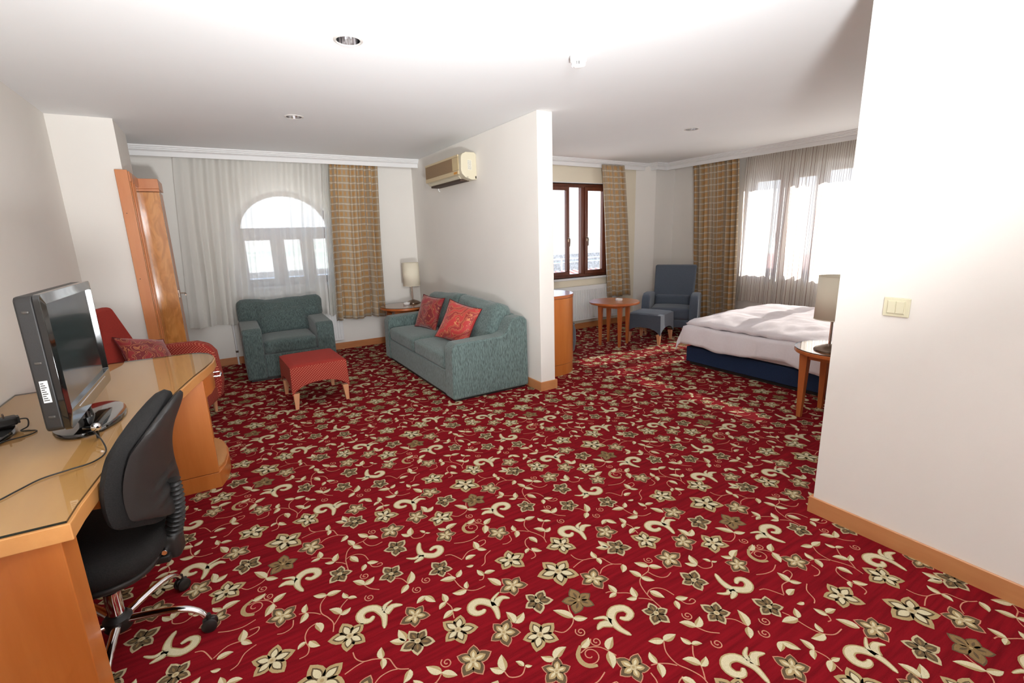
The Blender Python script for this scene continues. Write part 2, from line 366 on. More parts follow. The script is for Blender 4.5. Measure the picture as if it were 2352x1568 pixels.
def dup(root, loc, rz, label, group=None):
    r = root.copy(); COL.objects.link(r); r.location = loc; r.rotation_euler = (0, 0, rz); r['label'] = label
    if group: r['group'] = group
    for ch in list(root.children):
        c = ch.copy(); COL.objects.link(c); c.parent = r
        for g in ch.children:
            d = g.copy(); COL.objects.link(d); d.parent = c
    return r
# ------------------------------------------------------------------ floor: red carpet with its woven flowers
CARPET = json.loads('''{"F":[["D",[1.472,0.956],[1.52,0.923]],["D",[0.672,0.876],[0.721,0.845]],["L",[0.968,0.752],[0.904,0.796]],["L",[1.233,0.707],[1.285,0.652]],["X",[1.108,0.567],[1.173,0.503]],["G",[1.196,1.369],[1.255,1.336]],["N",[1.063,1.305],[1.001,1.337]],["D",[1.444,0.543],[1.497,0.503]],["G",[0.57,1.29],[0.582,1.219]],["L",[0.594,0.52],[0.556,0.579]],["G",[1.479,0.665],[1.528,0.63]],["G",[0.894,0.605],[0.946,0.567]],["D",[0.919,1.396],[0.972,1.36]],["G",[0.723,1.335],[0.775,1.3]],["L",[0.832,1.25],[0.871,1.19]],["G",[0.794,1.094],[0.765,1.135]],["D",[0.548,1.136],[0.595,1.09]],["D",[1.275,1.085],[1.235,1.123]],["G",[1.025,0.96],[1.075,0.924]]],"S":[["H",[[0.728,0.556],[0.717,0.547],[0.692,0.552],[0.681,0.576],[0.693,0.6],[0.72,0.607],[0.745,0.593],[0.762,0.567],[0.768,0.547],[0.763,0.513],[0.75,0.478]]],["I",[[0.77,0.55],[0.773,0.572],[0.792,0.589],[0.824,0.604]]],["J",[[0.773,0.548],[0.792,0.564],[0.821,0.57],[0.844,0.55]]],["H",[[0.68,1.025],[0.707,1.037],[0.728,1.022],[0.719,0.992],[0.685,0.98],[0.651,1.003],[0.636,1.025],[0.64,1.07],[0.66,1.112]]],["I",[[0.63,1.018],[0.598,1.011],[0.565,1.035]]],["J",[[0.632,1.016],[0.621,0.995],[0.587,0.984]]],["H",[[1.338,0.756],[1.319,0.742],[1.294,0.754],[1.291,0.787],[1.317,0.806],[1.354,0.794],[1.37,0.757],[1.372,0.724],[1.356,0.671]]],["I",[[1.381,0.763],[1.394,0.786],[1.427,0.798]]],["J",[[1.382,0.744],[1.418,0.765],[1.455,0.749]]],["H",[[1.14,1.147],[1.16,1.128],[1.19,1.14],[1.187,1.174],[1.15,1.189],[1.118,1.173],[1.103,1.146],[1.102,1.106],[1.118,1.062]]],["I",[[1.101,1.153],[1.089,1.182],[1.05,1.198]]],["J",[[1.095,1.142],[1.06,1.16],[1.029,1.15]]],["V",[[1.402,1.097],[1.447,1.072]]],["V",[[1.39,1.088],[1.366,1.049]]],["V",[[1.35,0.956],[1.314,1.005]]],["V",[[1.35,0.956],[1.402,0.982]]],["V",[[0.516,0.866],[0.554,0.935]]],["V",[[1.513,0.85],[1.471,0.814]]],["V",[[0.706,0.783],[0.641,0.807]]],["V",[[0.711,0.785],[0.748,0.819]]],["V",[[0.72,0.698],[0.738,0.736]]],["V",[[0.714,0.692],[0.655,0.708]]],["V",[[0.553,0.757],[0.507,0.736]]],["V",[[0.553,0.757],[0.576,0.702]]],["V",[[0.611,0.676],[0.617,0.728]]],["V",[[0.611,0.676],[0.574,0.654]]],["V",[[0.618,0.621],[0.568,0.601]]],["V",[[0.618,0.621],[0.652,0.611]]],["V",[[0.85,0.635],[0.823,0.704]]],["V",[[0.781,1.351],[0.781,1.416]]],["V",[[0.781,1.351],[0.839,1.376]]],["V",[[1.407,0.567],[1.4,0.633]]],["V",[[1.404,0.565],[1.355,0.598]]],["V",[[0.988,1.246],[0.944,1.32]]],["V",[[0.988,1.246],[1.034,1.215]]],["V",[[1.31,0.54],[1.321,0.59]]],["V",[[1.31,0.54],[1.297,0.498]]],["V",[[1.367,1.365],[1.33,1.327]]],["V",[[1.456,1.292],[1.419,1.345]]],["V",[[1.456,1.292],[1.498,1.253]]],["V",[[1.377,1.262],[1.362,1.319]]],["V",[[1.377,1.262],[1.409,1.215]]],["V",[[1.221,1.252],[1.225,1.305]]],["V",[[1.219,1.25],[1.178,1.247]]],["V",[[1.274,1.187],[1.299,1.24]]],["V",[[1.272,1.185],[1.232,1.203]]],["V",[[1.345,1.182],[1.367,1.123]]],["V",[[0.645,1.193],[0.667,1.255]]],["V",[[0.642,1.192],[0.606,1.23]]],["V",[[0.709,1.172],[0.695,1.203]]],["V",[[0.715,1.172],[0.735,1.158]]],["V",[[0.817,1.137],[0.782,1.171]]],["V",[[0.817,1.137],[0.882,1.154]]],["V",[[0.875,0.909],[0.887,0.969]]],["V",[[0.879,0.913],[0.912,0.878]]],["V",[[0.797,0.869],[0.85,0.873]]],["V",[[0.809,0.816],[0.778,0.826]]],["V",[[0.816,0.73],[0.808,0.778]]],["V",[[0.826,0.739],[0.874,0.728]]],["V",[[1.086,0.771],[1.055,0.751]]],["V",[[1.099,0.768],[1.129,0.724]]],["V",[[1.133,0.844],[1.143,0.787]]],["V",[[0.926,1.122],[0.977,1.141]]],["V",[[1.002,1.062],[1.054,1.094]]],["V",[[0.998,1.055],[0.964,0.996]]],["V",[[1.107,0.927],[1.118,0.974]]],["V",[[1.109,0.925],[1.079,0.88]]],["V",[[1.199,0.981],[1.15,1.009]]],["V",[[1.199,0.981],[1.258,0.975]]],["V",[[1.274,0.916],[1.263,0.957]]],["V",[[1.272,0.913],[1.305,0.895]]],["V",[[1.228,0.841],[1.193,0.891]]],["V",[[1.225,0.838],[1.27,0.854]]],["T",[[1.226,0.626],[1.228,0.594],[1.247,0.567],[1.281,0.556],[1.31,0.54],[1.33,0.526],[1.336,0.497],[1.344,0.47],[1.377,0.448]]],["T",[[1.18,0.55],[1.222,0.561],[1.251,0.564]]],["T",[[1.242,1.375],[1.27,1.394],[1.306,1.398],[1.331,1.391]]],["T",[[1.454,1.29],[1.427,1.27],[1.377,1.262],[1.342,1.233],[1.322,1.179],[1.317,1.141],[1.314,1.092]]],["T",[[1.426,1.267],[1.431,1.24],[1.446,1.213],[1.472,1.202],[1.506,1.21]]],["T",[[1.184,1.276],[1.205,1.271],[1.221,1.252],[1.261,1.225],[1.275,1.204]]],["T",[[1.276,1.18],[1.301,1.16],[1.315,1.139]]],["T",[[1.321,1.174],[1.346,1.187],[1.378,1.182],[1.403,1.156],[1.411,1.112]]],["T",[[1.409,1.075],[1.415,1.053],[1.436,1.04],[1.457,1.043],[1.455,1.059],[1.436,1.057]]],["T",[[0.642,1.192],[0.645,1.165],[0.667,1.15],[0.69,1.149],[0.714,1.169]]],["T",[[0.478,0.933],[0.503,0.911],[0.516,0.866]]],["T",[[1.35,0.956],[1.367,0.919],[1.399,0.89]]],["T",[[0.688,0.833],[0.697,0.805],[0.696,0.77],[0.7,0.727],[0.716,0.691],[0.747,0.67],[0.792,0.669]]],["T",[[0.612,0.675],[0.62,0.642],[0.615,0.618],[0.605,0.581]]],["T",[[1.014,1.314],[0.998,1.283],[0.988,1.246],[0.961,1.221],[0.915,1.211],[0.889,1.236]]],["T",[[0.786,0.882],[0.831,0.915],[0.879,0.913]]],["T",[[0.925,0.863],[0.886,0.843],[0.862,0.802],[0.838,0.79]]],["T",[[0.727,0.951],[0.755,0.938],[0.782,0.879]]],["T",[[1.14,0.846],[1.108,0.836],[1.089,0.806],[1.086,0.771],[1.092,0.737],[1.081,0.709],[1.054,0.705]]],["T",[[0.82,0.733],[0.804,0.712],[0.786,0.714]]],["T",[[0.882,0.916],[0.929,0.927],[0.939,0.952],[0.907,0.955]]],["T",[[1.197,0.978],[1.168,0.941],[1.162,0.89],[1.18,0.851],[1.193,0.808],[1.183,0.764]]],["T",[[1.27,0.909],[1.236,0.877],[1.225,0.838],[1.194,0.798]]],["T",[[1.06,0.914],[1.051,0.877],[1.02,0.865],[0.997,0.872]]],["T",[[0.801,1.011],[0.841,0.993],[0.887,0.987],[0.931,1.001]]],["T",[[1.083,0.934],[1.109,0.925],[1.139,0.905],[1.158,0.884]]],["T",[[0.91,1.105],[0.947,1.108],[0.987,1.083],[1.01,1.028]]],["K",[[0.929,1.13],[0.897,1.105],[0.889,1.073],[0.902,1.047],[0.928,1.034]]],["T",[[0.914,1.121],[0.896,1.101],[0.893,1.076],[0.905,1.055],[0.925,1.046],[0.945,1.05],[0.958,1.064],[0.96,1.082],[0.952,1.096],[0.939,1.102],[0.926,1.099],[0.919,1.09],[0.918,1.08],[0.923,1.073],[0.93,1.07],[0.935,1.073]]],["T",[[0.98,1.133],[0.971,1.123],[0.97,1.111],[0.975,1.101],[0.985,1.096],[0.995,1.098],[1.001,1.105],[1.002,1.114],[0.999,1.121],[0.992,1.124],[0.986,1.122],[0.982,1.118],[0.982,1.113],[0.984,1.109],[0.987,1.108],[0.99,1.11]]],["T",[[0.583,0.865],[0.574,0.855],[0.573,0.843],[0.578,0.833],[0.588,0.828],[0.598,0.83],[0.604,0.837],[0.605,0.846],[0.602,0.853],[0.595,0.856],[0.589,0.854],[0.585,0.85],[0.585,0.845],[0.587,0.841],[0.59,0.84],[0.593,0.842]]],["T",[[0.528,0.832],[0.519,0.822],[0.518,0.81],[0.523,0.8],[0.533,0.795],[0.543,0.797],[0.549,0.804],[0.55,0.813],[0.547,0.82],[0.54,0.823],[0.534,0.821],[0.53,0.817],[0.53,0.812],[0.532,0.808],[0.535,0.807],[0.538,0.809]]],["T",[[1.478,1.341],[1.469,1.331],[1.468,1.319],[1.473,1.309],[1.483,1.304],[1.493,1.306],[1.499,1.313],[1.5,1.322],[1.497,1.329],[1.49,1.332],[1.484,1.33],[1.48,1.326],[1.48,1.321],[1.482,1.317],[1.485,1.316],[1.488,1.318]]],["T",[[0.961,1.198],[0.952,1.188],[0.951,1.176],[0.956,1.166],[0.966,1.161],[0.976,1.163],[0.982,1.17],[0.983,1.179],[0.98,1.186],[0.973,1.189],[0.967,1.187],[0.963,1.183],[0.963,1.178],[0.965,1.174],[0.968,1.173],[0.971,1.175]]],["T",[[1.342,0.886],[1.333,0.876],[1.332,0.864],[1.337,0.854],[1.347,0.849],[1.357,0.851],[1.363,0.858],[1.364,0.867],[1.361,0.874],[1.354,0.877],[1.348,0.875],[1.344,0.871],[1.344,0.866],[1.346,0.862],[1.349,0.861],[1.352,0.863]]],["T",[[1.359,1.03],[1.35,1.02],[1.349,1.008],[1.354,0.998],[1.364,0.993],[1.374,0.995],[1.38,1.002],[1.381,1.011],[1.378,1.018],[1.371,1.021],[1.365,1.019],[1.361,1.015],[1.361,1.01],[1.363,1.006],[1.366,1.005],[1.369,1.007]]]]}''')
def carpet():
    m, n, b = base('carpet_red'); L = n.links
    tc = N(n, 'ShaderNodeTexCoord'); mp = N(n, 'ShaderNodeMapping'); mp.inputs['Rotation'].default_value = (0, 0, 0.5); mp.inputs['Scale'].default_value = (3, 40, 1); L.new(tc.outputs['Object'], mp.inputs[0])
    a = N(n, 'ShaderNodeTexNoise'); a.inputs['Scale'].default_value = 1.4; a.inputs['Detail'].default_value = 6; L.new(mp.outputs[0], a.inputs[0])
    g = N(n, 'ShaderNodeTexNoise'); g.inputs['Scale'].default_value = 520; g.inputs['Detail'].default_value = 2; L.new(tc.outputs['Object'], g.inputs[0])
    ad = N(n, 'ShaderNodeMath', operation='MULTIPLY_ADD'); L.new(g.outputs[0], ad.inputs[0]); ad.inputs[1].default_value = 0.7; L.new(a.outputs[0], ad.inputs[2])
    cr = N(n, 'ShaderNodeValToRGB'); L.new(ad.outputs[0], cr.inputs[0]); cr.color_ramp.elements[0].position = 0.62; cr.color_ramp.elements[0].color = srgb(100, 8, 17)
    cr.color_ramp.elements[1].position = 1.0; cr.color_ramp.elements[1].color = srgb(132, 17, 27); L.new(cr.outputs[0], b.inputs['Base Color'])
    b.inputs['Roughness'].default_value = 1.0; b.inputs['Specular IOR Level'].default_value = 0.1
    bp = N(n, 'ShaderNodeBump'); bp.inputs['Strength'].default_value = 0.35; bp.inputs['Distance'].default_value = 0.003; L.new(g.outputs[0], bp.inputs['Height']); L.new(bp.outputs[0], b.inputs['Normal'])
    def yarn(nm, c): return mat(nm, c, 1.0, nscale=500, namt=0.16, bscale=520, bstr=0.3, spec=0.1)
    ms = [m, yarn('yarn_cream', srgb(206, 194, 160)), yarn('yarn_tan', srgb(172, 148, 106)), yarn('yarn_brown', srgb(98, 80, 58)), yarn('yarn_pink', srgb(196, 134, 108)), yarn('yarn_taupe', srgb(134, 108, 72)), yarn('yarn_beige', srgb(188, 170, 134))]
    RED, CREAM, TAN, BROWN, PINK, TAUPE, BEIGE = range(7)
    B = MB(); X0, X1, Y0, Y1 = -1.25, 6.75, -1.45, 7.0
    v = [B.b.verts.new(p) for p in ((X0, Y0, 0), (X1, Y0, 0), (X1, Y1, 0), (X0, Y1, 0))]; B.b.faces.new(v)
    v = [B.b.verts.new(p) for p in ((X0, Y0, -.05), (X0, Y1, -.05), (X1, Y1, -.05), (X1, Y0, -.05))]; B.b.faces.new(v)
    # one tile as (points, faces) in 2D, then stamped
    TP = []   # (poly pts, z, mi)
    def petal(c, ang, l, w, z, mi, off=0.0, n=5):
        ca, sa = math.cos(ang), math.sin(ang); L2, R2 = [], []
        for i in range(n+1):
            t = i/n; ww = w*(math.sin(PI*min(1, t*0.97+0.03)**1.05)**0.85)*(1-0.25*t) if i < n else 0
            x = off+l*t; L2.append((c[0]+ca*x-sa*ww, c[1]+sa*x+ca*ww)); R2.append((c[0]+ca*x+sa*ww, c[1]+sa*x-ca*ww))
        for i in range(n): TP.append(([R2[i], R2[i+1], L2[i+1], L2[i]] if i < n-1 else [R2[i], R2[i+1], L2[i]], z, mi))
    def disc(c, r, z, mi, n=8):
        TP.append(([(c[0]+r*math.cos(2*PI*i/n), c[1]+r*math.sin(2*PI*i/n)) for i in range(n)], z, mi))
    Z1, Z2, Z3, Z4 = .0006, .0010, .0014, .0018
    for k, c, t in CARPET['F']:
        a0 = math.atan2(t[1]-c[1], t[0]-c[0]); r = math.hypot(t[1]-c[1], t[0]-c[0])
        r = {'G': 0.066, 'D': 0.064, 'L': 0.076, 'X': 0.094, 'N': 0.070}[k]*0.5+r*0.5
        o1, o2, o3 = {'G': (PINK, BROWN, TAN), 'D': (BEIGE, BROWN, TAUPE), 'L': (TAN, BROWN, CREAM), 'X': (TAN, BROWN, CREAM), 'N': (BROWN, TAUPE, BROWN)}[k]
        for i in range(5):
            a = a0+i*2*PI/5+0.12*math.sin(i*2.3+c[0]*9)
            rr = r*(1+0.08*math.sin(i*1.7+c[1]*5)); w = rr*0.40
            petal(c, a, rr, w, Z1, o1)
            if k in 'LX':
                petal(c, a, rr*0.70, w*0.58, Z2, o2, rr*.10); petal(c, a, rr*0.56, w*0.42, Z3, o3, rr*.14)
            elif k == 'G':
                petal(c, a, rr*0.84, w*0.86, Z2, o2, rr*.08); petal(c, a, rr*0.58, w*0.55, Z3, o3, rr*.10); petal(c, a, rr*0.40, w*0.22, Z4, CREAM, rr*.14)
            elif k == 'D':
                petal(c, a, rr*0.66, w*0.66, Z2, o2, rr*.16); petal(c, a, rr*0.40, w*0.18, Z3, o3, rr*.24)
            else:
                petal(c, a, rr*0.86, w*0.84, Z2, o2, rr*.04); petal(c, a, rr*0.44, w*0.20, Z3, o3, rr*.2)
        disc(c, r*0.19, Z4+.0001, BEIGE if k != 'N' else TAUPE); disc(c, r*0.08, Z4+.0004, TAN)
    def smoothpts(P, n):
        out = []
        for i in range(len(P)-1):
            p0, p1, p2, p3 = P[max(i-1, 0)], P[i], P[i+1], P[min(i+2, len(P)-1)]
            for j in range(n):
                t = j/n
                out.append([0.5*(2*p1[q]+(p2[q]-p0[q])*t+(2*p0[q]-5*p1[q]+4*p2[q]-p3[q])*t*t+(3*p1[q]-p0[q]-3*p2[q]+p3[q])*t**3) for q in (0, 1)])
        out.append(P[-1]); return out
    def strip(P, Wd, z, mi, sh=0.0):
        L2 = []; n = len(P)
        for i, p in enumerate(P):
            a, c = P[max(i-1, 0)], P[min(i+1, n-1)]; dx, dy = c[0]-a[0], c[1]-a[1]; l = math.hypot(dx, dy) or 1
            w = Wd[i]; cx, cy = p[0]-dy/l*w*sh, p[1]+dx/l*w*sh; L2.append(((cx-dy/l*w, cy+dx/l*w), (cx+dy/l*w, cy-dx/l*w)))
        for A, C in zip(L2, L2[1:]): TP.append(([A[1], C[1], C[0], A[0]], z, mi))
    for k, P in CARPET['S']:
        if k == 'V':
            (ax, ay), (bx, by) = P; l = math.hypot(bx-ax, by-ay); nx, ny = -(by-ay)/l, (bx-ax)/l
            cv = 0.12*l*math.sin(ax*37+ay*19); n = 6
            Q = [(ax+(bx-ax)*i/n+nx*cv*math.sin(PI*i/n), ay+(by-ay)*i/n+ny*cv*math.sin(PI*i/n)) for i in range(n+1)]
            w = min(0.017, 0.26*l)
            Wd = [w*math.sin(PI*min(1, (i/n)**0.8+0.02))**0.8+0.0006 for i in range(n+1)]; Wd[-1] = 0.0006
            strip(Q, Wd, Z1, TAN); strip(Q, [q*0.62 for q in Wd], Z2, CREAM, 0.45 if cv > 0 else -0.45)
        elif k == 'T':
            Q = smoothpts(P, 4 if len(P) < 12 else 2); strip(Q, [0.0021]*len(Q), .0004, PINK)
        else:
            Q = smoothpts(P, 3); n = len(Q)-1
            if k == 'H': Wd = [0.004+0.013*math.sin(PI*min(1, (i/n)*1.0))**0.7 for i in range(n+1)]; Wd[-1] = .001
            elif k == 'K': Wd = [0.003+0.004*math.sin(PI*i/n) for i in range(n+1)]
            elif k == 'I': Wd = [0.010*(1-i/n)**0.7+.0008 for i in range(n+1)]
            else: Wd = [0.015*(1-(i/n)**2.2)+.001 for i in range(n+1)]
            strip(Q, [q+.0022 for q in Wd], Z1, TAN); strip(Q, [max(.0005, q*0.80) for q in Wd], Z2, CREAM if k != 'K' else TAN)
    AX, AY = (1.0, -.013), (-.012, .922)
    V, F, MI = [], [], []
    for i in range(-3, 8):
        for j in range(-3, 9):
            ox, oy = i*AX[0]+j*AY[0], i*AX[1]+j*AY[1]
            if ox+1.9 < X0 or ox+.2 > X1 or oy+1.9 < -0.1 or oy+.2 > Y1: continue
            for P, z, mi in TP:
                cx = sum(p[0] for p in P)/len(P)+ox; cy = sum(p[1] for p in P)/len(P)+oy
                if not (X0+.03 < cx < X1-.03 and 0 < cy < Y1-.03): continue
                k0 = len(V); V += [(p[0]+ox, p[1]+oy, z) for p in P]; F.append(tuple(range(k0, k0+len(P)))); MI.append(mi)
    me0 = bpy.data.meshes.new('t'); B.b.to_mesh(me0); B.b.free()
    k0 = len(me0.vertices)
    V = [tuple(v.co) for v in me0.vertices]+V; F = [tuple(p.vertices) for p in me0.polygons]+[tuple(a+k0 for a in f) for f in F]; MI = [0]*len(me0.polygons)+MI
    me = bpy.data.meshes.new('floor'); me.from_pydata(V, [], F); me.polygons.foreach_set('material_index', MI)
    for q in ms: me.materials.append(q)
    o = bpy.data.objects.new('floor', me); COL.objects.link(o); st(o, 'red carpet woven with beige five-petalled flowers, leaves and curled tendrils')
carpet()

# ------------------------------------------------------------------ shell
YB, YB2, XL, XP1, XP2, XR, YRE, XS, YPE = 6.72, 5.72, -1.007, 2.4666, 2.6284, 2.4872, 1.118, 6.50, 3.588
WT = 0.25
DOWN = [(0.736, 2.805), (0.699, 4.62), (4.428, 3.575)]
def ceiling():
    b = bmesh.new(); es = []
    def loop(pts):
        v = [b.verts.new((p[0], p[1], HC)) for p in pts]
        for i in range(len(v)): es.append(b.edges.new((v[i], v[(i+1) % len(v)])))
    loop([(-1.25, -1.45), (6.75, -1.45), (6.75, 7.0), (-1.25, 7.0)])
    for x, y in DOWN: loop([(x+0.062*math.cos(2*PI*i/32), y+0.062*math.sin(2*PI*i/32)) for i in range(32)])
    bmesh.ops.triangle_fill(b, use_beauty=True, use_dissolve=False, edges=es)
    for f in b.faces:
        if f.normal.z > 0: f.normal_flip()
    me = bpy.data.meshes.new('ceiling'); b.to_mesh(me); b.free(); me.materials.append(CEIL)
    o = bpy.data.objects.new('ceiling', me); COL.objects.link(o); st(o, 'smooth white ceiling')
    r = box('light_block_slab', -1.3, 6.8, -1.5, 7.05, HC+0.14, HC+0.3, WALL, o)  # unseen slab and edges added over the ceiling to keep daylight out
    box('light_block_edge', -1.3, 6.8, -1.5, -1.45, HC, HC+0.14, WALL, o); box('light_block_edge', -1.3, 6.8, 7.0, 7.05, HC, HC+0.14, WALL, o)
    box('light_block_edge', -1.3, -1.25, -1.5, 7.05, HC, HC+0.14, WALL, o); box('light_block_edge', 6.75, 6.8, -1.5, 7.05, HC, HC+0.14, WALL, o)
ceiling()
def wall(name, parts, m, label=None):
    b = MB()
    for p in parts: b.box(*p)
    return st(b.build(name, m, smooth=0), label)
wall('wall_left', [(XL-.24, XL, -1.45, 7.0, 0, HC)], WALL, 'cream painted left wall behind the desk')
wall('wall_rear', [(XL, XR, -1.45, -1.3, 0, HC)], WALL)
b = MB(); b.prism([(XL, 5.242), (-.5914, 5.242), (-.5914, 5.908), (XL, 5.908)], 0, HC); st(b.build('wall_pier', WALL, smooth=0), 'cream pier projecting from the left wall beside the door')
wall('wall_right', [(XR, XS+WT, -1.45, YRE, 0, HC)], WALL, 'bright white wall at the right with a light switch')
# partition with its slim bright corner beads
b = MB(); b.prism([(XP1, YPE), (XP2, YPE), (XP2, YB2), (XP2, YB), (XP1, YB)], 0, HC); st(b.build('wall_partition', WALL, smooth=0, bevel=0.004), 'cream dividing wall between sitting area and bed area')
# living back wall with arched opening
AX0, AX1, ASP, ATOP, ASILL = 0.20, 1.335, 1.60, 2.095, 0.93
ACX, AHW = (AX0+AX1)/2, (AX1-AX0)/2
arch = [(ACX-AHW*math.cos(PI*i/28), ASP+(ATOP-ASP)*math.sin(PI*i/28)) for i in range(29)]
b = MB(); MY = Matrix(((1, 0, 0, 0), (0, 0, 1, 0), (0, 1, 0, 0), (0, 0, 0, 1)))   # (x,z,y) -> (x,y,z)
b.box(XL, AX0, YB, YB+WT, 0, HC); b.box(AX1, XP2, YB, YB+WT, 0, HC); b.box(AX0, AX1, YB, YB+WT, 0, ASILL)
b.prism([(AX0, HC)]+[(AX0, ASP)]+arch[1:-1]+[(AX1, ASP), (AX1, HC)], YB, YB+WT, MY)
st(b.build('wall_back', WALL, smooth=0), 'cream back wall of the sitting area')
# bedroom back wall
BX0, BX1, BZ0, BZ1 = 3.75, 5.30, 0.80, 2.18
wall('wall_bedroom_back', [(XP2, BX0, YB2, YB2+WT, 0, HC), (BX1, 6.75, YB2, YB2+WT, 0, HC), (BX0, BX1, YB2, YB2+WT, 0, BZ0), (BX0, BX1, YB2, YB2+WT, BZ1, HC)], WALL2, 'cream wall around the brown window')
b = MB(); b.prism([(5.82, YB2), (6.10, 5.56), (XS, 5.53), (6.6, 5.53), (6.6, YB2+.05), (5.82, YB2+.05)], 0, HC); st(b.build('wall_corner', WALL, smooth=0), 'boxed corner of the bed area')
SY0, SY1, SZ0, SZ1 = 1.75, 4.28, 0.80, 2.18
wall('wall_bedroom_side', [(XS, XS+WT, YRE, SY0, 0, HC), (XS, XS+WT, SY1, 5.8, 0, HC), (XS, XS+WT, SY0, SY1, 0, SZ0), (XS, XS+WT, SY0, SY1, SZ1, HC)], WALL, 'cream wall behind the striped sheer curtain')

# ------------------------------------------------------------------ mouldings
def sweep(b, path, prof):
    """profile (offset to the left of travel, z) along a 2D path with mitred corners"""
    n = len(path); rings = []
    for i, p in enumerate(path):
        p = Vector(p)
        d0 = (p-Vector(path[i-1])).normalized() if i else None; d1 = (Vector(path[i+1])-p).normalized() if i < n-1 else None
        if d0 is None: d0 = d1
        if d1 is None: d1 = d0
        n0, n1 = Vector((-d0.y, d0.x)), Vector((-d1.y, d1.x)); m = (n0+n1).normalized(); m /= max(.3, m.dot(n0))
        rings.append([b.b.verts.new((p.x+m.x*o, p.y+m.y*o, z)) for o, z in prof])
    k = len(prof)
    for A, C in zip(rings, rings[1:]):
        for i in range(k): b.b.faces.new((A[i], A[(i+1) % k], C[(i+1) % k], C[i]))
    b.b.faces.new(rings[0][::-1]); b.b.faces.new(rings[-1])
CP = [(0, HC), (0, 2.486), (.012, 2.482), (.012, 2.470), (.024, 2.466), (.024, 2.456), (.040, 2.450), (.050, 2.440), (.050, 2.396), (.066, 2.396), (.066, HC)]
b = MB(); sweep(b, [(XL, 6.41), (XP1, 6.41)], CP); st(b.build('trim_1', WHITE, smooth=0), 'white moulded curtain pelmet over the arched window')
b = MB(); sweep(b, [(XP2, 5.47), (5.975, 5.60), (5.985, 5.43), (6.215, 5.44), (6.215, YRE)], CP); st(b.build('trim_2', WHITE, smooth=0), 'white moulded curtain pelmet round the bed area')
BP = [(0, 0), (0, .085), (-.012, .090), (-.016, .086), (-.016, 0)]
def bb(name, path, m=W_BASE, label='honey coloured wooden skirting board'):
    b = MB(); sweep(b, path, BP); return st(b.build(name, m, smooth=0), label)
bb('baseboard_back', [(-.99, YB), (XP1, YB)], W_BASEX)
bb('baseboard_partition', [(XP1, YB), (XP1, YPE), (XP2, YPE), (XP2, YB2)], W_BASE, 'wooden skirting wrapping the end of the dividing wall')
bb('baseboard_bedroom', [(XP2, YB2), (5.82, YB2), (6.10, 5.56), (XS, 5.53), (XS, YRE)], W_BASEX)
bb('baseboard_right', [(XS, YRE), (XR, YRE), (XR, -1.3)], W_BASE, 'wooden skirting along the right wall')
bb('baseboard_left', [(XL, -1.3), (XL, 5.242), (-.5914, 5.242), (-.5914, 5.9)], W_BASE)

# ------------------------------------------------------------------ windows
def pane(name, pts, parent, M=None):
    b = MB(); v = [b.b.verts.new(p) for p in pts]; b.b.faces.new(v); b.tr(v, M); return b.build(name, GLASS, parent, smooth=0, fixn=False)
w1 = sroot('window_1', 'brown arched window behind the plain sheer curtain', (0, YB+.10, 0))
b = MB(); fw = 0.06
inner = [(ACX-(AHW-fw)*math.cos(PI*i/28), ASP+(ATOP-ASP-fw)*math.sin(PI*i/28)) for i in range(29)]
outer = [(AX0, ASILL)]+arch+[(AX1, ASILL)]; inn = [(AX0+fw, ASILL+fw)]+inner+[(AX1-fw, ASILL+fw)]
k = len(outer)
for y in (0, .06):
    O = [b.b.verts.new((p[0], y, p[1])) for p in outer]; I = [b.b.verts.new((p[0], y, p[1])) for p in inn]
    if y == 0: O0, I0 = O, I
    for i in range(k): b.b.faces.new((O[i], O[(i+1) % k], I[(i+1) % k], I[i]))
for i in range(k):
    j = (i+1) % k; b.b.faces.new((O0[i], O0[j], O[j], O[i])); b.b.faces.new((I0[i], I0[j], I[j], I[i]))
b.build('frame', W_WIN, w1, smooth=0)
box('transom', AX0+fw, AX1-fw, 0, .06, 1.53, 1.65, W_WIN, w1, .004)
for x in (.60, .95): box('mullion', x, x+.10, 0, .06, ASILL+fw, 1.53, W_WIN, w1, .004)
for x0, x1 in ((AX0+fw, .60), (.70, .95), (1.05, AX1-fw)):
    b = MB(); s = .03; z0, z1 = ASILL+fw, 1.53
    b.box(x0, x1, -.015, .045, z0, z0+s); b.box(x0, x1, -.015, .045, z1-s, z1); b.box(x0, x0+s, -.015, .045, z0+s, z1-s); b.box(x1-s, x1, -.015, .045, z0+s, z1-s)
    sa = b.build('sash', W_WIN, w1, bevel=.004); pane('pane', [(x0+s, .03, z0+s), (x1-s, .03, z0+s), (x1-s, .03, z1-s), (x0+s, .03, z1-s)], sa)
pane('pane', [(AX0+fw, .03, 1.65)]+[(p[0], .03, p[1]) for p in inner if p[1] > 1.65]+[(AX1-fw, .03, 1.65)], w1)
box('sill', AX0-.03, AX1+.03, YB-.03, YB+.10, ASILL-.03, ASILL, WHITE, None, .004); _s = bpy.data.objects['sill']; _s.parent = w1; _s.matrix_parent_inverse = Matrix.Translation((0, -(YB+.10), 0))
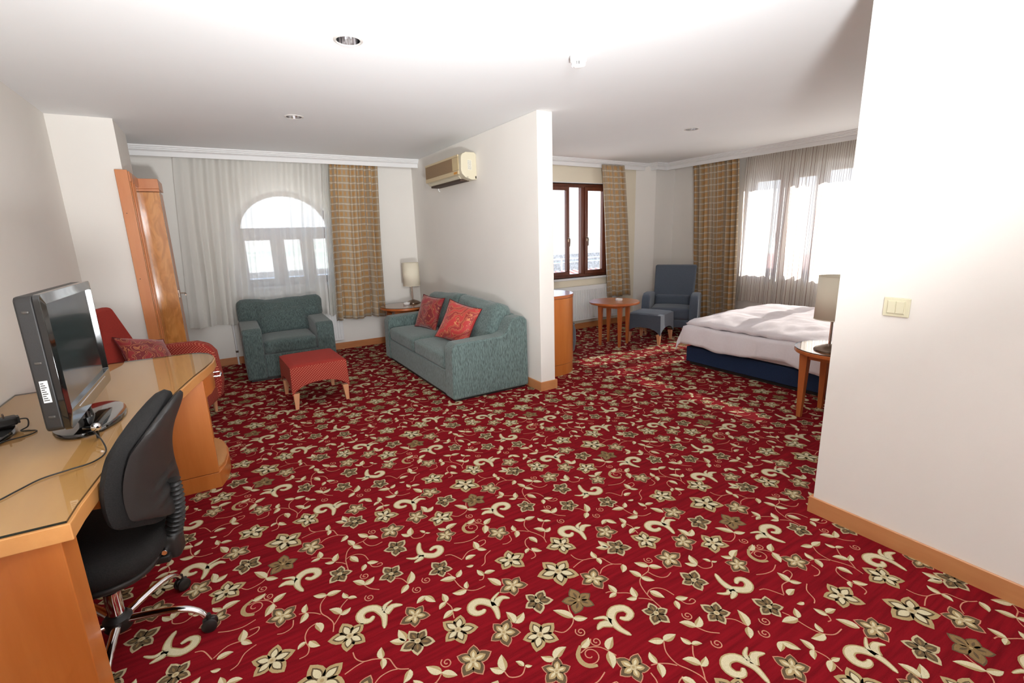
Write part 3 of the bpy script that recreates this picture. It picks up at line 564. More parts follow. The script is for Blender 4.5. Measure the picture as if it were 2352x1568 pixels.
def casement(name, label, loc, rz, W, z0, z1, sashes, bars=()):
    """window in a local x-z plane, x 0..W; sashes = (x0,x1,has handle side)"""
    r = sroot(name, label, loc, rz); f = .05; b = MB()
    b.box(0, W, 0, .07, z0, z0+f); b.box(0, W, 0, .07, z1-f, z1); b.box(0, f, 0, .07, z0+f, z1-f); b.box(W-f, W, 0, .07, z0+f, z1-f)
    b.build('frame', W_WIN, r, bevel=.004)
    for x0, x1 in bars: box('mullion', x0, x1, 0, .07, z0+f, z1-f, W_WIN, r, .004)
    for x0, x1, kind, hs in sashes:
        if kind == 'fixed':
            pane('pane', [(x0, .04, z0+f), (x1, .04, z0+f), (x1, .04, z1-f), (x0, .04, z1-f)], r); continue
        s = .058; b = MB(); a0, a1 = z0+f-.012, z1-f+.012
        b.box(x0, x1, -.022, .03, a0, a0+s); b.box(x0, x1, -.022, .03, a1-s, a1); b.box(x0, x0+s, -.022, .03, a0+s, a1-s); b.box(x1-s, x1, -.022, .03, a0+s, a1-s)
        sa = b.build('sash', W_WIN, r, bevel=.005)
        pane('pane', [(x0+s, .01, a0+s), (x1-s, .01, a0+s), (x1-s, .01, a1-s), (x0+s, .01, a1-s)], sa)
        if hs:
            hx = x0+s/2 if hs == 'l' else x1-s/2; zc = (z0+z1)/2-.12
            b = MB(); b.box(hx-.012, hx+.012, -.03, -.022, zc-.03, zc+.035)
            b.tube([(hx, -.03, zc+.02), (hx, -.06, zc+.02), (hx, -.068, zc), (hx, -.062, zc-.10)], [.008, .009, .009, .006], 8); b.build('handle', BRUSHED, sa)
    b = MB(); b.box(-.02, W+.02, -.115, .0, z0-.03, z0); b.build('sill', WHITE, r, bevel=.004)
    b = MB(); b.box(-.0, W, -.10, .0, z1, z1+.012); b.build('head_strip', WHITE, r)
    return r
casement('window_2', 'brown wooden casement window with bare glass', (BX0, YB2+.09, 0), 0, BX1-BX0, BZ0, BZ1, [(.06, .79, 'sash', 'r'), (.80, 1.03, 'fixed', None), (1.09, 1.50, 'sash', 'l')], [(1.03, 1.09)])
casement('window_3', 'brown casement window behind the striped sheer curtain', (XS+.09, SY1, 0), -PI/2, SY1-SY0, SZ0, SZ1, [(.06, .52, 'sash', 'r'), (.63, .99, 'sash', 'l'), (1.05, 1.5, 'fixed', None), (1.6, 2.47, 'sash', 'l')], [(.53, .62), (.995, 1.045), (1.5, 1.6)])

# ------------------------------------------------------------------ outside
def outside():
    g = bpy.data.meshes.new('fields'); v, f = [], []
    nx, ny = 60, 50
    for j in range(ny+1):
        for i in range(nx+1):
            t = j/ny; y = 60+3500*t**2; x = (i/nx-0.42)*(400+5200*t)
            h = -46+30*t+ (26*t+4)*noise.noise(Vector((x*.0016, y*.0016, 3)))*1.2
            v.append((x, y, h))
    for j in range(ny):
        for i in range(nx): a = j*(nx+1)+i; f.append((a, a+1, a+nx+2, a+nx+1))
    g.from_pydata(v, [], f); m, n, b = base('fields_haze'); L = n.links
    tc = N(n, 'ShaderNodeTexCoord'); a = N(n, 'ShaderNodeTexNoise'); a.inputs['Scale'].default_value = .012; a.inputs['Detail'].default_value = 8; L.new(tc.outputs['Object'], a.inputs[0])
    cr = N(n, 'ShaderNodeValToRGB'); L.new(a.outputs[0], cr.inputs[0]); cr.color_ramp.elements[0].position = .42; cr.color_ramp.elements[0].color = (.42, .50, .40, 1); cr.color_ramp.elements[1].position = .58; cr.color_ramp.elements[1].color = (.66, .62, .52, 1)  # distance haze is mixed into these pale field colours
    L.new(cr.outputs[0], b.inputs['Base Color']); b.inputs['Roughness'].default_value = 1; g.materials.append(m)
    g.polygons.foreach_set('use_smooth', [True]*len(g.polygons))
    o = bpy.data.objects.new('hills', g); COL.objects.link(o); st(o, 'hazy green and brown hills far beyond the windows')
    conc = mat('terrace_concrete', srgb(206, 198, 186), 0.7, nscale=3, namt=.2); par = mat('parapet_plaster', srgb(150, 146, 142), 0.9, nscale=14, namt=.35)
    tile = mat('terracotta', srgb(206, 150, 130), 0.8, nscale=8, namt=.2); zinc = mat('zinc_rail', srgb(225, 225, 225), 0.2, .7)
    st(box('terrace_slab', -9, 22, 7.3, 16, -.5, -.35, conc), 'pale roof terrace outside the windows')
    st(box('parapet', -9, 22, 15.6, 15.9, -.35, .62, par), 'grey terrace parapet')
    rr = sroot('terrace_rail', 'bright metal terrace rail', (0, 13.2, 0))
    for z in (.48, .60): b = MB(); b.tube([(-6, 0, z), (22, 0, z)], .018, 8); b.build('rail', zinc, rr)
    for x in range(-6, 22, 2): b = MB(); b.tube([(x, 0, -.35), (x, 0, .60)], .025, 8); b.build('post', zinc, rr)
    rf = sroot('tile_roof', 'low terracotta tiled roof beyond the terrace', (0, 0, 0))
    b = MB()
    for i in range(60): b.tube([(8+i*.22, 9.4, -.05), (8+i*.22, 11.4, .30)], .10, 6)
    b.build('tile_rows', tile, rf)['kind'] = 'stuff'
    box('roof_wall', 7.9, 21.2, 9.5, 11.3, -.34, -.02, conc, rf)
outside()
# ------------------------------------------------------------------ door beside the pier
d = sroot('door_1', 'honey wooden door frame with figured veneer and metal lever handle', (-.57, 5.20, 0))
box('casing', -.072, .012, 0, .042, 0, 2.10, W_DOOR, d, .003)
b = MB(); b.box(-.02, .014, .042, .55, 0, 2.09); b.build('jamb', W_BURL, d, bevel=.003)
for y, x in ((.10, .026), (.24, .022)): b = MB(); b.box(.012, x, y, y+.022, 0, 2.085); b.build('moulding', W_DOOR, d, bevel=.006, seg=3)
box('panel', -.02, .165, .55, .60, 0, 1.97, W_BURL, d, .003)
b = MB(); b.box(-.02, .170, .54, .98, 2.0, 2.09); b.box(-.02, .022, .04, .55, 2.01, 2.092); b.build('head', W_DOOR, d, bevel=.003)
box('head_bead', -.02, .168, .543, .62, 1.975, 2.0, W_DOOR, d, .003)
box('side_casing', .125, .160, .60, .97, 0, 1.98, W_DOOR, d, .003)
b = MB(); b.box(.160, .168, .70, .78, .95, 1.03); b.tube([(.165, .74, .995), (.215, .74, .99), (.222, .70, .985), (.222, .62, .983)], .008, 8); h = b.build('handle', BRUSHED, d, bevel=.002)
for z in (1.75, 1.2, .62): b = MB(); b.lathe([(0, 0), (.004, 0), (.003, -.001), (0, -.001)], 8, T(-.045, 0, z) @ R(-PI/2, 'X')); b.build('screw', BLACKP, d)

# ------------------------------------------------------------------ curtains
def curtain(name, label, cat, top, bot, z0, z1, m, pleats, amp, seed, loc=(0, 0, 0), rz=0, solid=0, cloth_w=1.6, group=None, hang=0.0, hem=.012, parts=True):
    """hung cloth in local x-z plane, x from top[0]..top[1] to bot[0]..bot[1]"""
    rnd = random.Random(seed); nx, nz = pleats*10, 26; ph = [rnd.uniform(-.35, .35) for _ in range(pleats+2)]; am = [rnd.uniform(.45, 1.25) for _ in range(pleats+2)]
    B = MB(); G = []
    for j in range(nz+1):
        t = j/nz; row = []
        for i in range(nx+1):
            s = i/nx; k = s*pleats; ki = int(k); fr = k-ki
            a = am[ki]*(1-fr)+am[ki+1]*fr; p = ph[ki]*(1-fr)+ph[ki+1]*fr
            drift = (noise.noise(Vector((s*5+seed, t*1.3, seed)))*0.9)*t
            e = t**0.8
            x = (top[0]*(1-e)+bot[0]*e)*(1-s)+(top[1]*(1-e)+bot[1]*e)*s
            y = amp*(0.55+0.45*t)*a*math.sin(2*PI*k+p+drift*2.2)+amp*.35*math.sin(4.7*PI*k*.37+seed+drift*3)
            x += amp*.35*math.sin(4*PI*k+p)*t*.6
            z = z1+(z0-z1)*t+(hem*math.sin(2*PI*k*.31+seed)+hem*.6*noise.noise(Vector((s*6, seed, 0))))*t
            row.append(B.b.verts.new((x, y-hang*t, z)))
        G.append(row)
    for j in range(nz):
        for i in range(nx):
            f = B.b.faces.new((G[j][i], G[j+1][i], G[j+1][i+1], G[j][i+1]))
            for lp, (ii, jj) in zip(f.loops, ((i, j), (i, j+1), (i+1, j+1), (i+1, j))): lp[B.uv].uv = (ii/nx*cloth_w, jj/nz*(z1-z0))
    o = B.build(name, m, None, smooth=80, fixn=False, solid=solid); o.location = loc; o.rotation_euler = (0, 0, rz)
    tag(o, label, cat, group)
    return o
curtain('sheer_curtain', 'plain off-white sheer curtain across the arched window, behind the teal armchair', 'curtain', (-.285, 1.245), (-.405, 1.13), .525, 2.44, SHEER1, 13, .034, 3, (0, 6.575, 0))
curtain('sheer_curtain', 'narrow gathered end of plain sheer between the arched window and the plaid drape', 'curtain', (1.255, 1.36), (1.14, 1.235), .50, 2.44, SHEER1, 4, .02, 8, (0, 6.585, 0))
curtain('plaid_drape', 'beige and ochre plaid drape hanging between the arched window and the sofa corner', 'curtain', (1.325, 1.93), (1.215, 1.86), .435, 2.44, PLAID, 7, .052, 5, (0, 6.515, 0), solid=.003, cloth_w=1.15)
curtain('plaid_drape', 'narrow beige and ochre plaid drape between the bare brown window and the room corner', 'curtain', (4.98, 5.42), (5.14, 5.60), .46, 2.44, PLAID, 6, .036, 11, (0, 5.588, 0), solid=.004, cloth_w=.95)
curtain('plaid_drape', 'wide plaid drape behind the blue armchair, beside the striped sheer', 'curtain', (4.27, 5.05), (4.17, 4.90), .13, 2.44, PLAID, 10, .050, 14, (6.325, 0, 0), PI/2, solid=.004, cloth_w=1.35)
curtain('striped_sheer', 'striped sheer curtain glowing in the sun above the white bed', 'curtain', (1.2, 4.22), (1.2, 4.27), .43, 2.44, SHEER2, 24, .030, 21, (6.42, 0, 0), PI/2, cloth_w=4.6)

# ------------------------------------------------------------------ radiators and pipes
def radiator(label, x0, x1, y, z0, z1):
    r = thing('radiator', label, 'radiator', ((x0+x1)/2, y, z0)); w = (x1-x0)/2; h = z1-z0
    B = MB(); n = int((x1-x0)/.033)
    B.box(-w, w, 0, .012, 0, h)
    for i in range(n):
        a = -w+.012+i*(2*w-.024)/n; B.box(a+.006, a+.024, -.009, 0, .03, h-.05)
    B.build('front_panel', WHITE, r, bevel=.003); box('back_panel', -w+.01, w-.01, .045, .06, .01, h-.01, WHITE, r, .003)
    B = MB(); B.box(-w, w, 0, .06, h, h+.008)
    B.build('top_grille', WHITE, r, bevel=.002); box('side_cover', -w-.004, -w, -.002, .062, 0, h, WHITE, r); box('side_cover', w, w+.004, -.002, .062, 0, h, WHITE, r)
    for x in (-w+.12, w-.12): box('bracket', x-.01, x+.01, .06, .079, .1, h-.1, BRUSHED, r)
    return r
radiator('white ribbed radiator under the arched window behind the teal armchair', .16, 1.30, 6.64, .14, .70)
radiator('white ribbed radiator under the bare brown window beside the drum cabinet', 3.95, 5.40, 5.64, .145, .665)
pr = thing('radiator_pipe', 'pair of white heating pipes rising from the carpet left of the teal armchair', 'pipe', (.02, 6.66, 0))
for x, h in ((0, .55), (.075, .20)): b = MB(); b.tube([(x, 0, .001), (x, 0, h)], .011, 10); b.build('pipe', WHITE, pr)
b = MB(); b.tube([(0, 0, .155), (0, 0, .18)], .015, 10); b.build('collar', BRUSHED, pr)
b = MB(); b.lathe([(0, 0), (.022, 0), (.024, .02), (.018, .035), (0, .038)], 16, T(.075, -.005, .20)); b.tube([(.075, 0, .21), (.11, 0, .23)], .012, 8); b.build('valve', WHITE, pr)

# ------------------------------------------------------------------ seating
def side_panel(pts, x0, x1):
    """profile (y,z) extruded along x"""
    b = MB(); M = Matrix(((0, 0, 1, 0), (1, 0, 0, 0), (0, 1, 0, 0), (0, 0, 0, 1))); b.prism(pts, x0, x1, M); return b
def teal(name, label, cat, W, D, ah, sh, bh, aw, n, loc, rz, m, fullback=False):
    r = thing(name, label, cat, loc, rz); w = W/2
    prof = [(-D/2, .02), (-D/2+.012, ah-.05), (-D/2+.05, ah), (D/2-.30, ah+.01), (D/2-.24, ah+.03), (D/2-.19, bh-.05), (D/2-.16, bh-.01), (D/2-.05, bh), (D/2, bh-.04), (D/2, .02)] if not fullback else \
           [(-D/2, .02), (-D/2+.012, ah-.05), (-D/2+.05, ah), (D/2-.22, ah+.015), (D/2-.02, ah), (D/2, ah-.03), (D/2, .02)]
    for s in (-1, 1):
        x0, x1 = (-w, -w+aw) if s < 0 else (w-aw, w)
        side_panel(prof, x0, x1).build('arm', m, r, bevel=.022, seg=3)
    box('base', -w+aw, w-aw, -D/2+.012, D/2-.06, .03, sh-.15, m, r, .012)
    side_panel([(D/2-.20, sh-.15), (D/2-.17, bh-.04), (D/2-.14, bh), (D/2-.04, bh), (D/2-.002, bh-.04), (D/2-.002, .03), (D/2-.2, .03)], -w+aw, w-aw).build('back', m, r, bevel=.015, seg=3)
    box('skirt', -w+.03, w-.03, -D/2+.03, D/2-.03, .0, .03, BLACKP, r)
    iw = W-2*aw; cw = iw/n
    for i in range(n):
        cx = -w+aw+cw*(i+.5)
        b = MB(); b.rbox(cw-.006, D-.19, .155, .04, T(cx, -.085, sh-.078), bulge=.018, nz=.004, seed=i+3); b.build('seat_cushion', m, r, smooth=60)
    return r
# armchair under the arched window
ac = teal('armchair', 'teal chenille armchair with one sagging back cushion under the arched window', 'armchair', .93, .82, .575, .43, .68, .19, 1, (.545, 6.065, 0), 0, TEALD, True)
b = MB()
b.rbox(.94, .23, .27, .08, T(0, .285, .68) @ R(-.20, 'X'), cuts=12, nz=.020, seed=5, bulge=.01, bulge_side=.02)
b.rbox(.565, .21, .34, .07, T(0, .235, .555) @ R(-.20, 'X'), cuts=10, nz=.020, seed=9, bulge_side=.03)
for v in b.b.verts:
    if v.co.z > .72: v.co.z += .030*abs(v.co.x/.47)**2 - .012
    if v.co.z > .7: v.co.z -= .020*math.exp(-((v.co.x-.02)/.05)**2)
b.build('back_cushion', TEALD, ac, smooth=70)
# two-seat sofa along the dividing wall (local front -Y turned to face -X)
so = teal('sofa', 'teal chenille two-seat sofa along the dividing wall', 'sofa', 2.07, .815, .54, .415, .715, .185, 2, (2.038, 4.81, 0), -PI/2, TEAL)
for i, (x, tl, lean) in enumerate(((-.42, -.05, -.20), (.42, .03, -.26))):
    b = MB(); b.rbox(.86, .20, .46, .07, T(x, .215, .595) @ R(tl, 'Y') @ R(lean, 'X'), cuts=12, nz=.017, seed=20+i*5, bulge_side=.045); b.build('back_cushion', TEAL, so, smooth=70)
def scatter(name, label, w, t, M, m, piping, seed):
    r = thing(name, label, 'cushion', M.to_translation()); Rm = M.to_3x3().to_4x4(); n = 16; b = MB(); S = []
    edge = []
    for sg in (1, -1):
        g = []
        for j in range(n+1):
            row = []
            for i in range(n+1):
                u, v = 2*i/n-1, 2*j/n-1
                x = u*(1-.09*(1-abs(v)**2.2))*w/2; y = v*(1-.09*(1-abs(u)**2.2))*w/2
                z = sg*t/2*((1-abs(u)**2.4)*(1-abs(v)**2.4))**.55
                p = Vector((x, z+.012*noise.noise(Vector((u*2+seed, v*2, sg)))*(1-max(abs(u), abs(v))**4), y)); row.append(b.b.verts.new(Rm @ p))
            g.append(row)
        for j in range(n):
            for i in range(n): b.b.faces.new((g[j][i], g[j][i+1], g[j+1][i+1], g[j+1][i]))
        if sg == 1: edge = [g[0][i].co.copy() for i in range(n)]+[g[j][n].co.copy() for j in range(n)]+[g[n][n-i].co.copy() for i in range(n)]+[g[n-j][0].co.copy() for j in range(n)]
    bmesh.ops.remove_doubles(b.b, verts=b.b.verts[:], dist=1e-5)
    b.build('cover', m, r, smooth=80); b = MB(); b.tube(edge, .004, 6, closed=True); b.build('piping', piping, r)
    return r
PAIS1 = paisley('paisley_dark', srgb(124, 26, 30), srgb(184, 112, 72)); PAIS2 = paisley('paisley_light', srgb(158, 42, 40), srgb(204, 126, 80), 1.7)
PIPE = mat('maroon_piping', srgb(92, 18, 22), .8)
scatter('scatter_cushion', 'dark red paisley cushion at the far end of the teal sofa', .40, .13, T(2.02, 5.24, .61) @ R(-PI/2+.30, 'Z') @ R(-.38, 'X') @ R(.06, 'Y'), PAIS1, PIPE, 1)
scatter('scatter_cushion', 'lighter red paisley cushion leaning at the near end of the teal sofa', .42, .13, T(1.98, 4.36, .615) @ R(-PI/2+.55, 'Z') @ R(-.45, 'X') @ R(.22, 'Y'), PAIS2, PIPE, 4)
# ottomans: saddle-shaped block on four tapered wooden legs
def ottoman(label, cat, W, D, H, leg, mt, ms, ml, loc, rz, arch=.10):
    r = thing('ottoman', label, cat, loc, rz); n = 14; b = MB(); z0 = leg
    def lo(u): return z0+arch*(1-abs(u)**2.0)**.9
    t = MB(); bmesh.ops.create_cube(t.b, size=2); bmesh.ops.subdivide_edges(t.b, edges=t.b.edges[:], cuts=n, use_grid_fill=True)
    for v in t.b.verts:
        u, w2, h = v.co; rad = .035
        x, y = u*W/2*(1-.03*(h+1)/2), w2*D/2*(1-.03*(h+1)/2)
        low = z0+arch*max(0, (1-abs(u)**2.2))**.8 if abs(w2) > .5 or True else z0
        low = z0+arch*max(max(0, 1-abs(u)**2.4)**.8 if abs(w2) > .999 else 0, max(0, 1-abs(w2)**2.4)**.8 if abs(u) > .999 else 0) if max(abs(u), abs(w2)) > .999 else z0+arch*.9
        z = low+(H-low)*(h+1)/2+(.010*(1-u*u)*(1-w2*w2) if h > .99 else 0)
        if h > .99:
            e = max(abs(u), abs(w2)); z -= .012*max(0, (e-.85)/.15)**2
        v.co = (x, y, z)
    t.build('padded_block', [mt] if mt is ms else [ms, mt], r, smooth=50)
    o = r.children[0] if r.children else bpy.data.objects[-1]
    for f in o.data.polygons:
        if mt is not ms and f.normal.z > .7: f.material_index = 1
    q = o.modifiers.new('bevel', 'BEVEL'); q.width = .018; q.segments = 3; q.angle_limit = math.radians(50); q.limit_method = 'ANGLE'
    for sx in (-1, 1):
        for sy in (-1, 1):
            b = MB(); x, y = sx*(W/2-.035), sy*(D/2-.035)
            top = [(x-.026, y-.026), (x+.026, y-.026), (x+.026, y+.026), (x-.026, y+.026)]; bx, by = x+sx*.008, y+sy*.008
            A = [b.b.verts.new((bx+(-1, 1, 1, -1)[k]*.014, by+(-1, -1, 1, 1)[k]*.014, 0)) for k in range(4)]; C = [b.b.verts.new((p[0], p[1], leg+.015)) for p in top]
            b.b.faces.new(A[::-1]); b.b.faces.new(C)
            for k in range(4): b.b.faces.new((A[k], A[(k+1) % 4], C[(k+1) % 4], C[k]))
            b.build('leg', ml, r, bevel=.002)
    return r
ottoman('brick-red dotted ottoman with pale wooden legs in front of the teal armchair', 'ottoman', .50, .60, .40, .135, REDP, REDW, W_PALE, (.615, 4.755, 0), .05)
# high-backed lounge chairs with curved arms
def lounge(name, label, W, D, sh, ah, bh, mb, ma, ml, loc, rz, leg=.13, flip=1):
    r = thing(name, label, 'armchair', loc, rz); w = W/2
    for s in (-1, 1):   # arms: thick curved wings following a bowed profile
        pts = [(-D/2+.02, leg), (-D/2-.01, leg+.16), (-D/2+.01, ah-.10), (-D/2+.06, ah-.03), (-D/2+.15, ah), (-D/2+.34, ah-.005), (D/2-.13, ah-.03), (D/2-.02, ah-.04), (D/2-.04, leg+.02), (.05, leg+.03)]
        x0, x1 = (-w, -w+.115) if s < 0 else (w-.115, w)
        side_panel(pts, x0, x1).build('arm', ma, r, bevel=.030, seg=4)
    b = MB(); b.rbox(W-.22, D-.16, .17, .045, T(0, -.05, sh-.085), bulge=.015, nz=.003); b.build('seat_cushion', mb, r, smooth=60)
    box('seat_frame', -w+.11, w-.11, -D/2+.03, D/2-.08, leg, sh-.16, ma, r, .015)
    b = MB(); t = .12; y0, y1 = D/2-.20, D/2-.02   # back leaning backwards, slightly wider at the top
    A = [(-w+.10, y0, leg+.05), (w-.10, y0, leg+.05), (w-.10, y0+t, leg+.05), (-w+.10, y0+t, leg+.05)]; C = [(-w+.085, y1, bh), (w-.085, y1, bh), (w-.085, y1+t*.7, bh), (-w+.085, y1+t*.7, bh)]
    M1 = [(-w+.10, y0-.01, sh+.12), (w-.10, y0-.01, sh+.12), (w-.10, y0+t+.015, sh+.12), (-w+.10, y0+t+.015, sh+.12)]
    rings = [[b.b.verts.new(p) for p in q] for q in (A, M1, C)]
    b.b.faces.new(rings[0][::-1]); b.b.faces.new(rings[-1])
    for P, Q in zip(rings, rings[1:]):
        for k in range(4): b.b.faces.new((P[k], P[(k+1) % 4], Q[(k+1) % 4], Q[k]))
    b.build('back', mb, r, bevel=.028, seg=4, smooth=30)
    b = MB(); b.rbox(W-.26, .10, .16, .04, T(0, D/2-.235, sh+.06) @ R(-.15, 'X')); b.build('lumbar_pad', mb, r, smooth=60)
    for sx in (-1, 1):
        for sy in (-1, 1):
            b = MB(); x, y = sx*(w-.06), sy*(D/2-.09); b.lathe([(0, 0), (.014, 0), (.027, leg+.02), (0, leg+.02)], 12, T(x, y, 0)); b.build('leg', ml, r)
    return r
lounge('lounge_chair', 'slate blue high-backed armchair in the corner by the wide plaid drape', .76, .69, .40, .60, .96, SLATE, SLATE, W_PALE, (5.53, 4.66, 0), -math.radians(56))
ottoman('slate blue ottoman with arched sides in front of the blue armchair', 'ottoman', .47, .48, .40, .12, SLATE, SLATE, W_PALE, (4.885, 4.47, 0), math.radians(20))
lounge('lounge_chair', 'brick-red high-backed armchair beside the pier, behind the desk end', .80, .72, .42, .655, 1.0, REDP, REDW, W_PALE, (-.575, 4.62, 0), math.radians(74))
scatter('scatter_cushion', 'crumpled dark red cushion lying in the brick-red armchair', .38, .15, T(-.60, 4.68, .615) @ R(.9, 'Z') @ R(-.75, 'X') @ R(.35, 'Y'), PAIS1, PIPE, 7)
b = MB(); r = thing('round_pouf', 'slate blue padded round pouf peeping out behind the drum cabinet', 'pouf', (3.50, 4.72, 0))
b.lathe([(0, .0), (.19, 0), (.215, .03), (.235, .16), (.23, .30), (.20, .385), (.10, .405), (0, .41)], 36); b.build('padded_body', SLATE, r); b = MB(); b.tube([(.216*math.cos(a*PI/18), .216*math.sin(a*PI/18), .36) for a in range(36)], .005, 6, closed=True); b.build('piping', SLATE, r)

# ------------------------------------------------------------------ tables
def round_table(name, label, rad, H, loc, rz, lr, glass, thick=.03, lw=.024, pos=None, apron=True):
    r = thing(name, label, 'table', loc, rz); b = MB()
    b.lathe([(0, H-thick), (rad-.006, H-thick), (rad, H-thick+.006), (rad, H-.005), (rad-.005, H), (0, H)], 56); b.build('tabletop', W_TABLE, r)
    if glass:
        b = MB(); b.lathe([(0, H+.0005), (rad-.004, H+.0005), (rad-.004, H+.0055), (0, H+.0055)], 56); b.build('glass_top', TINT, r)
        b = MB(); b.lathe([(rad-.004, H+.0005), (rad-.0025, H+.0005), (rad-.0025, H+.0055), (rad-.004, H+.0055)], 56, cap=False); b.build('glass_edge', GEDGE, r)
    for k in range(4):
        a = k*PI/2+PI/4; x, y = lr*math.cos(a), lr*math.sin(a); M = T(x, y, 0)
        b = MB(); A = [b.b.verts.new(M @ Vector(((-1, 1, 1, -1)[i]*lw*.62, (-1, -1, 1, 1)[i]*lw*.62, 0))) for i in range(4)]; C = [b.b.verts.new(M @ Vector(((-1, 1, 1, -1)[i]*lw*1.15, (-1, -1, 1, 1)[i]*lw*1.15, H-thick))) for i in range(4)]
        b.b.faces.new(A[::-1]); b.b.faces.new(C)
        for i in range(4): b.b.faces.new((A[i], A[(i+1) % 4], C[(i+1) % 4], C[i]))
        b.build('leg', W_LEG, r, bevel=.002)
    if apron:
        q = lr/math.sqrt(2)
        for s in (-1, 1): box('apron', -q+.02, q-.02, s*q-.01, s*q+.01, H-thick-.05, H-thick, W_LEG, r); box('apron', s*q-.01, s*q+.01, -q+.02, q-.02, H-thick-.05, H-thick, W_LEG, r)
    return r
def tint_mat():
    m = glassy('glass_plate', (.93, .96, .94, 1), .015, 1.55); return m
TINT = tint_mat(); GEDGE = mat('glass_edge_dark', srgb(20, 30, 26), .1)
round_table('coffee_table', 'round beech coffee table with an ashtray beside the blue ottoman', .325, .585, (4.345, 4.60, 0), math.radians(24), .19, False)
round_table('corner_table', 'round glass-topped table in the corner behind the sofa', .325, .585, (2.045, 6.20, 0), .0, .24, True, lw=.028)
round_table('bedside_table', 'round glass-topped bedside table at the near side of the bed', .295, .555, (3.905, 1.70, 0), 0, .225, True, lw=.026)
def ashtray(label, loc):
    r = thing('ashtray', label, 'ashtray', loc); b = MB()
    b.lathe([(0, 0), (.040, 0), (.045, .006), (.046, .026), (.041, .028), (.037, .010), (0, .008)], 28); b.build('dish', PORC, r)
    for a in (0, 2.09, 4.19): b = MB(); b.box(.037, .048, -.004, .004, .022, .0285, R(a)); b.build('notch', PORC, r)
ashtray('white round ashtray on the beech coffee table', (4.40, 4.57, .585)); ashtray('small white ashtray beside the lamp on the corner table', (2.08, 6.22, .591))
def table_lamp(label, loc, sr=.112, sh=.31, H=.24, br=.10):
    r = thing('table_lamp', label, 'lamp', loc); b = MB()
    b.lathe([(0, 0), (br, 0), (br, .006), (br*.93, .014), (br*.5, .034), (br*.16, .046), (0, .048)], 36); b.build('base', BRUSHED, r)
    b = MB(); b.tube([(0, 0, .044), (0, 0, H+.22)], .009, 12); b.build('pole', BRUSHED, r)
    b = MB(); b.tube([(-.0125, 0, .044), (-.0125, 0, H+.10)], .003, 8); b.build('pole', CHROME, r)
    b = MB(); b.lathe([(sr*1.04, H), (sr, H+sh)], 48); s = b.build('shade', SHADE, r, fixn=False); q = s.modifiers.new('s', 'SOLIDIFY'); q.thickness = .003
    for z, rr in ((H, sr*1.04), (H+sh, sr)): b = MB(); b.tube([(rr*math.cos(a*PI/20), rr*math.sin(a*PI/20), z) for a in range(40)], .0028, 6, closed=True); b.build('trim', SHADE, s)
    b = MB(); b.lathe([(0, 0), (.017, 0), (.02, .04), (.03, .075), (.024, .10), (0, .112)], 16, T(0, 0, H+.10)); b.build('bulb', PORC, r)
    return r
table_lamp('cream drum-shade lamp on the corner table behind the sofa', (2.215, 6.34, .591))
table_lamp('cream drum-shade lamp on the bedside table by the white wall', (3.80, 1.725, .561), .115, .315, .235, .10)
# drum-ended cabinet behind the dividing wall
r = thing('drum_cabinet', 'honey wood cabinet with a rounded drum end against the dividing wall', 'cabinet', (2.93, 4.17, 0))
def dpoly(rad, x0, n=28): return [(x0, -rad)]+[(rad*math.cos(-PI/2+PI*i/n), rad*math.sin(-PI/2+PI*i/n)) for i in range(n+1)]+[(x0, rad)]
X0c = -.284
for nm, z0, z1, rr in (('plinth', 0, .115, .296), ('body', .119, .815, .30), ('tabletop', .819, .85, .304)):
    b = MB(); b.prism(dpoly(rr, X0c), z0, z1); b.build(nm, W_DESK if nm != 'tabletop' else W_TABLE, r, smooth=30, bevel=.002)
b = MB(); b.prism(dpoly(.294, X0c), .113, .821); b.build('shadow_gap', BLACKP, r, smooth=30)

# ------------------------------------------------------------------ bed
bed = thing('double_bed', 'double bed on a navy valance base beside the striped sheer curtain', 'bed', (5.10, 2.29, 0))
box('base', -.79, .79, -1.13, 1.115, .035, .205, NAVY, bed, .012); box('plinth', -.76, .76, -1.10, 1.08, 0, .035, BLACKP, bed)
b = MB(); b.rbox(1.60, 2.24, .22, .05, T(0, 0, .315), cuts=14); b.build('mattress', LINEN, bed, smooth=60)
def linen(name, label, cat, x0, x1, y0, y1, ztop, skirt, seed, wr=.02, zlow=.0, nx=70, ny=90, foot=True, fold=0):
    b = MB(); G = []; cx, cy = (x0+x1)/2, (y0+y1)/2
    for j in range(ny+1):
        row = []
        for i in range(nx+1):
            u, v = i/nx, j/ny
            # parameter runs past the edge and turns down
            su = skirt*(1+.25*noise.noise(Vector((v*5, seed, 1)))); ew = (x1-x0)+2*su
            X = x0-su+u*ew; Y = y0+v*((y1-y0)+su*(1 if foot else 0)); z = ztop
            drop = 0
            if X < x0: drop = x0-X; X = x0-.018-.12*drop-.025*abs(math.sin(v*26+seed))*min(1, drop*8)
            elif X > x1: drop = X-x1; X = x1+.018
            if Y > y1: d2 = Y-y1; drop = math.hypot(drop, d2); Y = y1+.018+.12*d2+.03*abs(math.sin(u*19+seed))*min(1, d2*8)
            z -= drop if drop < .03 else drop-.006
            p = Vector((X, Y, z)); k = noise.noise(Vector((X*2.4, Y*2.9, seed)))*wr+noise.noise(Vector((X*6, Y*8, seed+3)))*wr*.5+abs(noise.noise(Vector((X*9+Y*4, Y*3, seed+9))))*wr*.4
            p.z += k+wr*.6
            row.append(b.b.verts.new(p))
        G.append(row)
    for j in range(ny):
        for i in range(nx): b.b.faces.new((G[j][i], G[j][i+1], G[j+1][i+1], G[j+1][i]))
    o = b.build(name, LINEN, None, smooth=80, solid=.008); return o
sh = linen('bed_sheet', '', '', 4.295, 5.905, 1.20, 3.41, .432, .205, 4, .012); tag(sh, 'white sheet over the mattress, hanging over the navy base', 'sheet')
